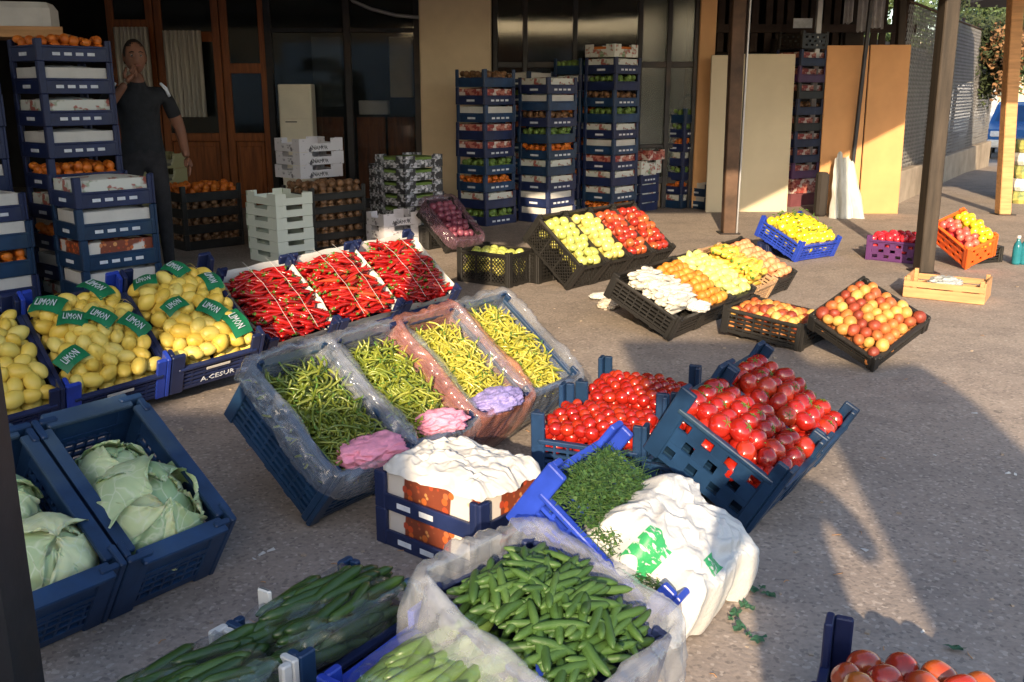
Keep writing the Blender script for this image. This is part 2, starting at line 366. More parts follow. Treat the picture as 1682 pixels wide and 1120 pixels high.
# boards leaning on wall right of the shop
def board(name, u0, u1, v0, v1, y, mat, label, lean=.10):
    b0, b1 = yp(u0, v1, y), yp(u1, v1, y); z = Z(v0, y)
    o = MB().cbox(0, b1.x-b0.x, 0, .025, 0, z, .006)
    return put(name, o.mesh(name, mat), T(b0.x, y-lean, 0) @ Matrix.Rotation(-lean/z, 4, 'X'), label=label, cat='board')
board('pale_board', 1157, 1200, 90, 330, 12.0, M_board, 'narrow pale board standing against the wall beside the peach pilaster')
board('pale_board', 1203, 1290, 88, 330, 12.05, M_board, 'wide pale board standing behind the blue and teal crates near the brown post')
board('orange_board', 1338, 1404, 74, 345, 11.85, M_oboard, 'orange board standing between the crate tower and the thin dark rod')
board('orange_board', 1406, 1470, 73, 345, 11.85, M_oboard, 'orange board next to the chain link fence, lower part sunlit')
# dark back wall behind boards
bw = empty('storage_shed', T(0,0,0), 'dark open storage shed behind the boards, with slatted upper wall', 'shed')
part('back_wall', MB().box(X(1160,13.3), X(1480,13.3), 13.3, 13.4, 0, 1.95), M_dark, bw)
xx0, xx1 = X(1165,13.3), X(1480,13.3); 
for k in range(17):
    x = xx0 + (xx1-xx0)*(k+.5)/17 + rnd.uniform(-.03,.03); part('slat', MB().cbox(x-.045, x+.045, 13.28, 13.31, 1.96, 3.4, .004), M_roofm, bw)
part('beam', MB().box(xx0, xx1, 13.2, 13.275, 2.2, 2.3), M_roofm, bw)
sm_ = empty('black_basket', T(0,0,0), 'black plastic basket hung high behind the wide pale board', 'basket')
part('body', MB().cbox(X(1255,13.1), X(1310,13.1), 12.9, 13.15, Z(86,13.1), Z(64,13.1), .02), M_black, sm_)
part('bright_window_patch', MB().box(X(1288,12.9), X(1318,12.9), 12.885, 12.895, Z(46,12.9), Z(30,12.9)), M_print, sm_)  # pale plate standing in for a small bright window
# hung grey cloths above the orange board
for k,(u0,u1,v1) in enumerate(((1367,1383,38),(1390,1408,52),(1412,1432,46))):
    y=12.6; x0,x1=X(u0,y),X(u1,y); vs=[];fs=[]
    for i in range(9):
        x=x0+(x1-x0)*i/8; yy=y+.03*math.sin(i*1.7+k); vs+=[(x,yy,Z(v1+rnd.uniform(-3,3),y)),(x,yy,2.8)]
    for i in range(8): fs.append((2*i,2*i+2,2*i+3,2*i+1))
    put('grey_cloth', MB().add(vs,fs,0,True).mesh('cloth', plain('grey_cloth',(.3,.3,.32),.9,.2,8)), label=['short grey cloth hung over the orange board by the crate tower','long grey cloth hung over the middle of the orange boards','grey cloth hung over the orange board by the fence'][k], cat='cloth')
# canopy roof and its posts
rf = empty('canopy_roof', T(0,0,0), 'dark timber canopy roof carried on posts over the shop forecourt', 'canopy')
def roof_prism(pts, z0, z1):
    n = len(pts); return MB().add([(x,y,z0) for x,y in pts]+[(x,y,z1) for x,y in pts], [tuple(range(n-1,-1,-1)), tuple(range(n,2*n))]+[(i,(i+1)%n,n+(i+1)%n,n+i) for i in range(n)])
part('roof_deck', roof_prism([(-9.5,1.5),(-.9,1.5),(-.9,4.0),(1.6,4.0),(4.4,7.4),(8.0,7.4),(8.0,16),(-9.5,16)], 2.98, 3.06), M_deck, rf)  # deck outline shaped for the shade it throws on shop and stacks
for k in range(8): part('joist', MB().box(-9.4+k*2.15, -9.3+k*2.15, 7.5, 15.9, 2.84, 2.975), M_roofm, rf)
part('front_beam', MB().bar((-9.5,4.1,2.91),(1.6,4.1,2.91),.1,.13).bar((1.6,4.1,2.91),(4.4,7.5,2.91),.1,.13).bar((4.45,7.5,2.91),(8,7.5,2.91),.1,.13), M_roofm, rf)
part('side_beam', MB().box(-9.5,-.92,1.64,1.76,2.86,2.975), M_roofm, rf)
part('roof_deck', MB().box(9.9, 22, 14.0, 23, 3.3, 3.4), M_roofm, rf)
def post(u, v, w, top_u, mat, label, zt=2.97, d=None, name='post'):
    b = gp(u, v); top = yp(top_u, 0, b.y); x1 = b.x + (top.x-b.x)*zt/max(.5, top.z)
    M = T(b.x, b.y, 0); mbb = MB(); d = d or w
    sh = Matrix.Identity(4); sh[0][2] = (x1-b.x)/zt
    mbb.cbox(-w/2, w/2, -d/2, d/2, .0, zt, .008, 0, sh)
    e = empty(name, M, label, 'post'); part('shaft', mbb, mat, e)
    part('foot_plate', MB().cbox(-w*.8, w*.8, -d*.8, d*.8, 0, .012, .004), M_steel, e); return e
p1 = post(1196, 383, .135, 1213, M_rust, 'thick rust brown post rising behind the yellow pepper crates')
part('lit_edge_strip', MB().cbox((.071), .090, -.05, .0, 0, 2.9, .004, 0, Matrix.Shear('XY',4,(0,0))), M_chrome, p1)  # pale strip put in for the bright lit edge of the post
post(1516, 447, .118, 1560, M_postw, 'thick weathered post standing behind the empty wooden box', d=.15)
post(1323, 337, .07, 1347, M_chrome, 'slim pale steel post in front of the tall crate tower')
post(1391, 352, .045, 1431, M_steel, 'thin dark rod post in front of the orange boards', d=.045)
post(1463, 338, .09, 1482, M_postw, 'post at the corner of the chain link fence')
post(1647, 352, .14, 1668, M_wood2, 'pale timber post beside the striped yellow sacks')
# near post at the left edge
e = empty('post', T(-1.065, 1.72, 0), 'dark steel post cut by the edge of the picture beside the cabbage crates', 'post')
part('shaft', MB().cbox(-.08, .08, -.06, .06, 0, 3.1, .006), M_steel, e); part('foot_plate', MB().cbox(-.13, .13, -.1, .1, 0, .012, .004), M_steel, e)

# chain link fence on low wall, running away to the right
A, B = Vector((5.1, 12.75, 0)), Vector((10.3, 21.0, -.1)); L_ = (B-A).length; ang = math.atan2(B.y-A.y, B.x-A.x)
FM = T(*A) @ Matrix.Rotation(ang, 4, 'Z')
put('low_wall', MB().cbox(0, L_, 0, .18, -.3, .42, .012).mesh('low_wall', M_conc), FM, label='low rough concrete wall under the chain link fence', cat='wall')
fe = empty('chain_link_fence', FM, 'rusty chain link fence on the low wall, going off past the parked blue car', 'fence')
mb = MB(); hh = 2.1; st = .11
for sgn in (1, -1):
    k = -hh
    while k < L_+hh:
        a0 = max(0, k if sgn > 0 else k-hh); 
        # line x = k + sgn*z
        z0, z1 = 0, hh; xa, xb = k, k+sgn*hh
        if sgn > 0:
            if xa < 0: z0 = -xa; xa = 0
            if xb > L_: z1 = L_-k; xb = L_
        else:
            if xa > L_: z0 = xa-L_; xa = L_
            if xb < 0: z1 = k; xb = 0
        if z1 > z0+.02: mb.bar((xa, .09+sgn*.003, .43+z0), (xb, .09+sgn*.003, .43+z1), .008)
        k += st
mb.mesh
part('chain_mesh', mb, M_chrome, fe)
for k in range(5): part('fence_post', MB().tube([(k*L_/4, .13, .3), (k*L_/4, .13, 2.65)], [.03,.03], 8), M_rust, fe)
part('top_rail', MB().tube([(0,.1,2.56),(L_,.1,2.56)], [.018,.018], 6), M_rust, fe)
# things behind fence: corrugated sheets
mb = MB(); vs=[]; fs=[]
n=110
for i in range(n+1):
    vs += [(i*L_/n, .9+.03*math.sin(i*2.0), 0), (i*L_/n, .9+.03*math.sin(i*2.0), 2.2)]
for i in range(n): fs.append((2*i,2*i+2,2*i+3,2*i+1))
put('corrugated_sheet_wall', mb.add(vs,fs,0,True).mesh('sheet', plain('grey_corrugated', (.10,.10,.105), .6, .3, 2, dirt=(.05,.04,.035))), FM, label='grey corrugated sheet wall standing behind the chain link fence', cat='wall')

# ------------------------------------------------------------------ crates
mesh_cache = {}
def cached(key, fn):
    if key not in mesh_cache: mesh_cache[key] = fn()
    return mesh_cache[key]
def wall_mesh(Lw, H, style, mat, t=.012):
    """wall in local XZ, x 0..Lw, z 0..H, y 0..t"""
    def f():
        mb = MB()
        if style == 'slot':       # horizontal slots, few uprights
            nh = max(3, int(H/.026)); 
            for k in range(nh+1): z = k*(H-.012)/nh; mb.box(0, Lw, 0, t, z, z+(.012 if 0<k<nh else .02))
            nv = max(4, int(Lw/.055))
            for k in range(nv+1): x = k*(Lw-.01)/nv; mb.box(x, x+.01, .002, t-.002, .001, H-.001)
        elif style == 'deep':     # solid upper band, slotted below, tall slots
            zb = H*.62; mb.box(0, Lw, 0, t, zb, H); mb.box(0, Lw, 0, t, 0, .03)
            nh = max(3, int(zb/.033))
            for k in range(1, nh): z = .03+k*(zb-.03)/nh; mb.box(0, Lw, 0, t*.9, z-.005, z+.005)
            nv = int(Lw/.032)
            for k in range(nv+1): x = k*(Lw-.008)/nv; mb.box(x, x+.008, .0015, t-.002, .001, zb+.001)
            mb.box(0, Lw, -.004, 0, zb-.01, zb+.008)
        elif style == 'window':   # rows of staggered oblong holes
            rows = 3; b = .022; cell = (H-b)/rows
            for r in range(rows+1): mb.box(0, Lw, 0, t, r*cell, r*cell+b)
            n = max(3, round(Lw/.095)); cw = Lw/n
            for r in range(rows):
                for k in range(n+1):
                    x = (k + (.5 if r % 2 else 0))*cw
                    mb.box(max(0, x-.028), min(Lw, x+.028), .0015, t-.0015, r*cell+b-.001, (r+1)*cell+.001)
        elif style == 'diamond':
            mb.box(0, Lw, 0, t, 0, .02); mb.box(0, Lw, 0, t, H-.022, H)
            s = .032; hz = H-.042
            for sgn in (1,-1):
                k = -hz
                while k < Lw+hz:
                    z0, z1 = 0, hz; xa, xb = k, k+sgn*hz
                    if sgn > 0:
                        if xa < 0: z0 = -xa; xa = 0
                        if xb > Lw: z1 = Lw-k; xb = Lw
                    else:
                        if xa > Lw: z0 = xa-Lw; xa = Lw
                        if xb < 0: z1 = k; xb = 0
                    if z1 > z0+.01: mb.bar((xa, t/2+sgn*.001, .02+z0), (xb, t/2+sgn*.001, .02+z1), .007, .005)
                    k += s
            for k in range(4): x = k*(Lw-.012)/3; mb.box(x, x+.012, .002, t-.002, .015, H-.02)
        elif style == 'solid':
            mb.cbox(0, Lw, 0, t, 0, H, .004)
        return mb.mesh('crate_wall', mat)
    return cached(('wall', round(Lw,3), round(H,3), style, mat.name, t), f)
def crate(M, W, L, H, style, mat, label, cat='crate', group=None, hw=None, tabs=.03, post=.045, name='plastic_crate', rimw=.02, tabmat=None):
    """open crate: floor, four walls, rim bars, corner posts that stick up as stacking tabs"""
    g = .006; e = empty(name, M @ T(g, 0, 0), label, cat, group); W = W-2*g; hw = hw or H; t = .012
    def fl():
        mb = MB(); n = 7
        for k in range(n): x = .004+k*(W-.008)/n; mb.box(x, x+(W-.008)/n*.72, .004, L-.004, .006, .014)
        for k in range(5): y = .01+k*(L-.05)/4; mb.box(.005, W-.005, y, y+.03, 0, .0065)
        return mb.mesh('floor', mat)
    put('base', cached(('fl', round(W,3), round(L,3), mat.name), fl), None, e)
    x0 = wall_mesh(W-2*post*.6, hw-.014, style, mat); o = post*.6
    put('side_panel', x0, T(o, .002, .008), e)
    put('side_panel', x0, T(o, L-t-.002, .008), e)
    y0 = wall_mesh(L-2*o, hw-.014, style, mat)
    put('end_panel', y0, T(t+.002, o, .008) @ Matrix.Rotation(R(90), 4, 'Z'), e)
    put('end_panel', y0, T(W-.002, o, .008) @ Matrix.Rotation(R(90), 4, 'Z'), e)
    def rimf():
        mb = MB(); r = rimw; z0, z1 = hw-.014, hw+.004
        mb.cbox(post*.5, W-post*.5, -r*.5, r*.7, z0, z1, .004); mb.cbox(post*.5, W-post*.5, L-r*.7, L+r*.5, z0, z1, .004)
        mb.cbox(-r*.3, r*.9, post*.5, L-post*.5, z0, z1-.001, .004); mb.cbox(W-r*.9, W+r*.3, post*.5, L-post*.5, z0, z1-.001, .004)
        return mb.mesh('rim', mat)
    put('rim', cached(('rim', round(W,3), round(L,3), round(hw,3), mat.name, rimw), rimf), None, e)
    def pf():
        mb = MB(); h = H+tabs; q = post
        mb.cbox(-.004, q, -.004, .016, 0, h, .004); mb.cbox(-.003, .017, .0165, q, 0, h-.002, .004)
        return mb.mesh('corner_post', tabmat or mat)
    pm = cached(('post', round(H,3), tabs, post, (tabmat or mat).name), pf)
    for (x, y, a) in ((0,0,0),(W,0,90),(W,L,180),(0,L,270)):
        put('corner_post', pm, T(x,y,0) @ Matrix.Rotation(R(a),4,'Z'), e)
    return e
ordn = ['topmost','second','third','fourth','fifth','sixth','seventh','eighth','ninth','tenth','eleventh','twelfth']
M_cart = plain('brown_carton', (.42,.26,.14), .85, .12, 8)
M_pr1 = None
def print_mat(name, base, cols, scale=18, amount=.55):
    """packing print: blocks of colour on card"""
    m, nt, b = new_mat(name)
    tc = nt.nodes.new('ShaderNodeTexCoord'); mp = nt.nodes.new('ShaderNodeMapping'); mp.inputs['Scale'].default_value = (1, 1, 1.7); nt.links.new(tc.outputs['Object'], mp.inputs[0])
    v = nt.nodes.new('ShaderNodeTexVoronoi'); v.inputs['Scale'].default_value = scale; nt.links.new(mp.outputs[0], v.inputs['Vector'])
    sep = nt.nodes.new('ShaderNodeSeparateColor'); nt.links.new(v.outputs['Color'], sep.inputs[0])
    st = [(i/len(cols), c) for i, c in enumerate(cols)]; c = ramp(nt, sep.outputs[0], st)
    n = tex(nt, scale*.35, 2); f = ramp(nt, n, [(1-amount-.02, (0,0,0)), (1-amount+.02, (1,1,1))])
    nt.links.new(mixc(nt, f, base, c), b.inputs['Base Color']); b.inputs['Roughness'].default_value = .6; return m
def dots_mat(name, base, band, cols, scale=30):
    """card printed with rows of round fruit over a darker band"""
    m, nt, b = new_mat(name); L = nt.links.new
    tc = nt.nodes.new('ShaderNodeTexCoord'); v = nt.nodes.new('ShaderNodeTexVoronoi'); v.inputs['Scale'].default_value = scale; v.inputs['Randomness'].default_value = .7; L(tc.outputs['Object'], v.inputs['Vector'])
    sep = nt.nodes.new('ShaderNodeSeparateColor'); L(v.outputs['Color'], sep.inputs[0])
    c = ramp(nt, sep.outputs[0], [(k/len(cols), q) for k, q in enumerate(cols)]); disc = ramp(nt, v.outputs['Distance'], [(.40,(1,1,1)),(.46,(0,0,0))])
    zone = ramp(nt, tex(nt, 7, 1, stretch=(1,1,.3)), [(.47,(0,0,0)),(.49,(1,1,1))]); bgc = mixc(nt, zone, base, band)
    f = mixc(nt, 1.0, disc, ramp(nt, tex(nt, 7, 1, stretch=(1,1,.3)), [(.44,(0,0,0)),(.46,(1,1,1))]), 'MULTIPLY')
    L(mixc(nt, f, bgc, c), b.inputs['Base Color']); b.inputs['Roughness'].default_value = .55; return m
P_tom = dots_mat('tomato_print_card', (.62,.58,.54), (.20,.045,.02), [(.50,.05,.015),(.58,.16,.03),(.38,.03,.02),(.60,.30,.10)], 34)
P_red = print_mat('red_print_card', (.62,.55,.5), [(.35,.05,.04),(.2,.03,.03),(.5,.2,.15)], 22, .55)
P_gre = print_mat('grey_green_print_card', (.6,.62,.58), [(.15,.25,.12),(.5,.5,.45),(.35,.1,.08)], 24, .45)
P_blk = print_mat('black_white_print_card', (.03,.03,.035), [(.55,.55,.6),(.3,.32,.36),(.05,.05,.05),(.62,.62,.66)], 30, .5)
P_wht = print_mat('white_black_print_card', (.66,.64,.68), [(.08,.07,.09),(.3,.28,.33),(.6,.6,.62)], 34, .4)
P_grn = print_mat('white_green_print_card', (.66,.70,.62), [(.10,.20,.06),(.3,.4,.2)], 9, .3)
H_mix = [heap('stack_fruit_'+n, s, 14) for n, s in (('orange', [(.3,(.5,.1,.01)),(.7,(.7,.2,.02))]), ('green', [(.3,(.08,.16,.03)),(.7,(.2,.3,.07))]), ('red', [(.3,(.3,.02,.02)),(.7,(.5,.08,.04))]), ('brown', [(.3,(.12,.06,.03)),(.7,(.25,.13,.06))]))]
def low_sphere(r=1, n=8, k=5):
    mb = MB(); mb.lathe([(max(.001, r*math.sin(math.pi*i/k)), -r*math.cos(math.pi*i/k)) for i in range(k+1)], n); return mb.mesh('ball')
BALL = low_sphere(.036)
def clab(l): return ' '.join(w for w in l.replace(' crate,', ',').replace('from the top of','of').split())
def tray_content(kind, W, L, M, label):
    """what one sees in the gap above a stacked crate's low wall"""
    if kind[0] == 'box':
        mt = kind[1]
        def f():
            mb = MB(); h = .150; ww, ll = W-.05, L-.05
            mb.cbox(0, ww, 0, .006, 0, h, .002); mb.cbox(0, ww, ll-.006, ll, 0, h, .002); mb.cbox(0, .006, .007, ll-.007, 0, h, .002); mb.cbox(ww-.006, ww, .007, ll-.007, 0, h, .002)
            mb.box(.004, ww-.004, .004, ll-.004, 0, .004)
            # domed wrapping sheet on top
            n=8; vs=[]; fs=[]
            for j in range(n+1):
                for i in range(n+1):
                    x=i/n; y=j/n; vs.append((.008+x*(ww-.016), .008+y*(ll-.016), h-.012+.03*math.sin(math.pi*x)**.5*math.sin(math.pi*y)**.5+.006*noise.noise(Vector((x*5,y*5,0)))))
            for j in range(n):
                for i in range(n): a=j*(n+1)+i; fs.append((a,a+1,a+n+2,a+n+1))
            mb.add(vs,fs,0,True)
            return mb.mesh('carton', mt)
        put('lined_carton', cached(('tc', mt.name, round(W,3), round(L,3)), f), M @ T(.025,.025,.016), label='lined carton in the '+clab(label), cat='carton')
    else:
        mt = kind[1]
        def f():
            r2 = random.Random(len(mesh_cache)); Ms = []
            for k in range(3):
                for j in range(5):
                    for i in range(6): Ms.append(T(.055+i*(W-.11)/5+r2.uniform(-.02,.02), .055+j*(L-.11)/4+r2.uniform(-.02,.02), .05+k*.04+r2.uniform(-.014,.014)) @ Matrix.Diagonal((r2.uniform(.8,1.15),r2.uniform(.8,1.1),r2.uniform(.75,1.05),1)))
            return join_copies('fruit', [BALL]*len(Ms), Ms, mt)
        o = put('packed_fruit', cached(('tf', mt.name, round(W,3)), f), M, label='fruit in the '+clab(label), kind='stuff')
def stack_crate(M, W, L, H, mat, label, group, marks=True, content=None, wallh=.085):
    e = empty('stacked_crate', M, label, 'crate', group)
    def tray():
        mb = MB(); t=.012
        mb.box(.004, W-.004, .004, L-.004, 0, .012)
        for (a,b,c,d) in ((.03,W-.03,0,t),(.03,W-.03,L-t,L)): mb.cbox(a,b,c,d,.0,wallh,.003); mb.cbox(a,b,c-.004 if c==0 else c+.002,d-.002 if c==0 else d+.004,wallh+.0005,wallh+.014,.003)
        for (c,d) in ((0,t),(W-t,W)): mb.cbox(c,d,.03,L-.03,.0,wallh,.003); mb.cbox(c-.004 if c==0 else c+.002,d-.002 if c==0 else d+.004,.03,L-.03,wallh+.0005,wallh+.014,.003)
        return mb.mesh('tray', mat)
    put('tray', cached(('tray',round(W,3),round(L,3),mat.name,wallh), tray), None, e)
    def pf():
        mb = MB(); q=.042; mb.cbox(-.003,q,-.003,.014,0,H-.001,.004); mb.cbox(-.002,.015,.0145,q,0,H-.003,.004); return mb.mesh('corner_post', mat)
    pm = cached(('spost', round(H,3), mat.name), pf)
    for (x, y, a) in ((0,0,0),(W,0,90),(W,L,180),(0,L,270)): put('corner_post', pm, T(x,y,0)@Matrix.Rotation(R(a),4,'Z'), e)
    if marks:
        def mk():
            mb = MB()
            for k in range(4): x = W*.2+k*W*.155; mb.box(x, x+W*.1, -.002, -.0005, wallh*.42, wallh*.42+.02)
            mb.box(-.002,-.0005, L*.35, L*.62, wallh*.4, wallh*.4+.022)
            return mb.mesh('printed_marks', M_print)
        put('printed_marks', cached(('mk', round(W,3), wallh), mk), None, e)
    if content: tray_content(content, W, L, M, label)
    return e
def stack(u, v, ntop, desc, W=.5, L=.4, H=.2, yaw=48, mats=(M_blue,), contents=None, group='stacked crates', at=None, seed=0, z0=0, marks=.6):
    r2 = random.Random(seed+11); o = at if at is not None else gp(u, v)
    for k in range(ntop):
        pos = ntop-1-k; mt = r2.choice(mats); cn = r2.choice(contents) if contents else None
        cname = {'navy_crate_plastic':'navy','teal_crate_plastic':'teal','worn_blue_crate_plastic':'worn blue','black_crate_plastic':'black','purple_crate_plastic':'purple'}[mt.name]
        M = frame(o.x, o.y, yaw+r2.uniform(-1.5,1.5), 0, 0, z0+k*H) @ T(r2.uniform(-.008,.008), r2.uniform(-.008,.008), 0)
        stack_crate(M, W, L, H, mt, f'{cname} crate, {ordn[pos]} from the top of {desc}' if pos else f'{cname} crate, topmost of {desc}', group, r2.random() < marks, cn)
    return o
CW = [('box', M_paper), ('box', M_paper), ('box', P_gre), ('fruit', H_mix[0])]
# tower at the left
o = stack(60, 515, 8, 'the tall tower at the left', .50, .40, .205, 50, (M_blue, M_blue), [('box',M_paper),('box',P_gre),('fruit',H_mix[0]),('box',M_paper)], 'crates in the tall tower beside the man', at=Vector((-3.02, 6.35, 0)), seed=3, marks=1)
M = frame(-3.02, 6.35, 50, 0, 0, 8*.205)
stack_crate(M, .5, .4, .14, M_blue, 'low navy crate of oranges capping the tall tower beside the man', 'crates in the tall tower beside the man', True, ('fruit', H_mix[0]))
stack(0, 0, 8, 'the tower cut by the picture edge', .5, .4, .205, 50, (M_blue,), CW, 'crates in the tower cut by the picture edge', at=Vector((-3.62, 6.0, 0)), seed=9)
# shorter stack in front
stack(0, 0, 5, 'the shorter stack before the man', .50, .40, .19, 46, (M_blue, M_blue, M_teal), [('box',P_red),('box',P_tom),('box',M_paper),('box',P_gre)], 'crates in the shorter stack', at=Vector((-2.62, 5.78, 0)), seed=5, marks=.8)
stack(0, 0, 5, 'the low stack behind the lemons', .5, .4, .17, 50, (M_teal, M_blue), CW, 'crates in the low stack behind the lemons', at=Vector((-3.30, 5.55, 0)), seed=15)
e = empty('wooden_tray', frame(-3.75, 6.6, 12, 0, 0, 1.80), 'shallow wooden tray of white bundles lying on top of the left towers', 'tray')
part('board', MB().cbox(0, .75, 0, .45, 0, .03, .005), M_wood2, e); part('front_lath', MB().cbox(0,.75,-.015,-.001,0,.07,.004), M_wood2, e)
put('white_bundle', MB().cbox(0,.6,0,.32,0,.2,.04).mesh('bundle', M_paper), frame(-3.7, 6.66, 12, 0, 0, 1.832), label='white wrapped bundle on the wooden tray over the towers', cat='bundle')

# back stacks beside the pillar
mixc_ = [('box',P_red),('box',P_gre),('box',M_paper),('fruit',H_mix[1]),('fruit',H_mix[3]),('fruit',H_mix[0]),('fruit',H_mix[1]),('box',P_gre)]
BM = (M_blue, M_blue, M_teal, M_teal2, M_blue)
stack(798, 372, 9, 'the tall stack against the beige pillar', .49, .44, .187, 48, BM, mixc_, 'crates stacked behind the apples', seed=21)
stack(900, 368, 9, 'the middle back stack', .49, .45, .178, 48, BM, mixc_, 'crates stacked behind the apples', seed=22)
stack(1005, 358, 10, 'the tall stack under the printed carton', .49, .45, .183, 48, BM, mixc_, 'crates stacked behind the apples', seed=23)
stack(0, 0, 9, 'the stack wedged behind the pillar side', .46, .42, .187, 48, (M_blue,M_teal), mixc_, 'crates stacked behind the apples', at=gp(868, 352), seed=34)
stack(0, 0, 10, 'the stack wedged behind the back row', .46, .42, .183, 48, (M_blue,M_teal), mixc_, 'crates stacked behind the apples', at=gp(950, 352), seed=24)
stack(1051, 349, 4, 'the short stack by the shop door', .40, .36, .115, 48, (M_blue,), [('box',P_gre)], 'crates in the short stack by the door', seed=25)
stack(1119, 343, 7, 'the stack beside the black trolley frame', .38, .34, .178, 48, (M_blue,M_blue,M_teal), mixc_, 'crates stacked by the trolley frame', seed=26)
stack(1160, 345, 2, 'the low pair beside the brown post', .55, .4, .16, 35, (M_teal,), [('box',M_paper)], 'low teal crates by the brown post', seed=27, marks=1)
stack(1298, 340, 8, 'the tower between the slim posts', .46, .42, .2, 30, (M_blue,M_purple,M_blue,M_black), [('fruit',H_mix[3]),('box',P_red)], 'crates in the tower between slim posts', seed=28, z0=.36, marks=.2)
def carton(M, W, L, H, mat, label, group=None, cut=True, lid=None, name='carton_box', cat='carton'):
    e = empty(name, M, label, cat, group); t=.006
    def side(Lw):
        def f():
            mb = MB()
            if cut:
                c = Lw*.28; d = H*.38
                mb.box(0,Lw,0,t,0,H-d); mb.box(0,c,0,t,H-d,H); mb.box(Lw-c,Lw,0,t,H-d,H)
            else: mb.box(0,Lw,0,t,0,H)
            return mb.mesh('carton_side', mat)
        return cached(('cs', round(Lw,3), round(H,3), cut, mat.name), f)
    put('side_panel', side(W), None, e); put('side_panel', side(W), T(0,L-t,0), e)
    put('end_panel', side(L-2*t-.002), T(t,t+.001,0)@Matrix.Rotation(R(90),4,'Z'), e); put('end_panel', side(L-2*t-.002), T(W,t+.001,0)@Matrix.Rotation(R(90),4,'Z'), e)
    put('base', cached(('cb',round(W,3),round(L,3),mat.name), lambda: MB().box(.007,W-.007,.007,L-.007,.001,.006).mesh('base',mat)), None, e)
    if lid: put('wrapping', cached(('cl',round(W,3),round(L,3),lid.name), lambda: MB().cbox(.01,W-.01,.01,L-.01,H*.5,H*.82,.02).mesh('wrapping',lid)), None, e)
    return e
def text(s, size, M, parent, mat, name='lettering', sy=1.0):
    def f():
        c = bpy.data.curves.new(name, 'FONT'); c.body = s; c.size = size; c.extrude = .0008; c.resolution_u = 1
        o = bpy.data.objects.new(name, c); C.objects.link(o); dg = bpy.context.evaluated_depsgraph_get(); dg.update()
        me = bpy.data.meshes.new_from_object(o.evaluated_get(dg)); bpy.data.objects.remove(o); me.materials.clear(); me.materials.append(mat); return me
    return put(name, cached(('tx', s, round(size,4), mat.name), f), M @ Matrix.Diagonal((1, sy, 1, 1)), parent)
STAND = Matrix.Rotation(R(90), 4, 'X')
b3 = gp(1005,358)
carton(frame(b3.x-.02, b3.y-.02, 48, 0, 0, 1.832), .46, .42, .14, P_gre, 'printed fruit carton lying on top of the tallest back stack', 'printed cartons', lid=H_mix[0])
b4 = gp(1051,349)
carton(frame(b4.x, b4.y, 48, 0, 0, .462), .44, .38, .16, P_gre, 'printed carton on the short stack in front of the shop door', lid=P_gre)
carton(frame(b4.x+.1, b4.y+.12, 48, 0, 0, .625), .36, .3, .12, P_red, 'small reddish carton topping the short stack in front of the shop door', lid=P_red)
b5 = gp(1298,340)
carton(frame(b5.x, b5.y, 30, 0, 0, .17), .46, .42, .18, P_red, 'red and white carton near the foot of the tower between slim posts', cut=False)
carton(frame(b5.x, b5.y, 30, 0, 0, 0), .46, .42, .165, plain('maroon_card', (.16,.05,.06), .8), 'maroon carton at the foot of the tower between slim posts', cut=False)
crate(frame(b5.x, b5.y, 30, 0, 0, 1.97), .46, .42, .18, 'window', M_black, 'black crate with pale fruit crowning the tower between slim posts')
# trolley frame
tf = empty('hand_trolley', T(0,0,0), 'black tubular hand trolley frame behind the blue stack', 'trolley')
q = gp(1135, 338); part('hoop', MB().tube([q+Vector((-.2,.1,.05)), q+Vector((-.2,.1,1.32)), q+Vector((-.1,.1,1.4)), q+Vector((.1,.1,1.4)), q+Vector((.2,.08,1.3)), q+Vector((.24,-.05,.05))], [.016]*6, 8), M_steel, tf)
part('cross_bar', MB().tube([q+Vector((-.2,.1,.7)), q+Vector((.21,.03,.7))], [.014]*2, 8), M_steel, tf)
for s_ in (-1,1): part('wheel', MB().lathe([(.001,-.02),(.09,-.02),(.1,0),(.09,.02),(.001,.02)], 14, 0, T(q.x+.02+.2*s_, q.y+.1, .1)@Matrix.Rotation(R(90),4,'Y')), M_black, tf)
# cartons in the centre
def cstack(u, v, n, W, L, H, mat, desc, yaw=47, z0=0, letter=None, lid=None, at=None, group=None):
    o = at if at is not None else gp(u, v)
    for k in range(n):
        pos = n-1-k
        e = carton(frame(o.x, o.y, yaw+rnd.uniform(-1.5,1.5), 0, 0, z0+k*(H+.004)), W, L, H, mat, (f'{ordn[pos]} carton from the top of ' if pos else 'topmost carton of ')+desc, group or desc, lid=lid)
        if letter: text(letter, H*.42, T(W*.22, -.002, H*.14)@STAND, e, M_black)
    return o
cstack(459, 437, 6, .36, .50, .098, P_grn, 'the white and green stack', 44, group='white and green cartons')
cstack(500, 0, 3, .52, .42, .125, P_wht, 'the high white stack with black print', 47, z0=.62, letter='ANAMUR', at=gp(500, 398), group='white cartons with black print')
for k in range(5):
    stack_crate(frame(gp(515,420).x, gp(515,420).y+.02, 47, 0, 0, k*.122), .62, .46, .122, M_black, (f'black crate of brown fruit, {ordn[4-k]} down under white cartons' if k<4 else 'black crate of brown fruit, topmost under the white cartons'), 'black crates of brown fruit', False, ('fruit', H_mix[3]), .05)
cstack(668, 402, 7, .50, .44, .118, P_blk, 'the black printed stack beside the beige pillar', 47, group='black printed cartons', lid=H_mix[1])
cstack(618, 0, 6, .30, .30, .118, P_blk, 'the narrow black printed stack', 47, at=gp(640, 388), group='narrow black printed cartons')
cstack(632, 415, 3, .42, .3, .115, P_wht, 'the low white stack before the black cartons', 40, letter='ANAMUR', group='low white cartons')
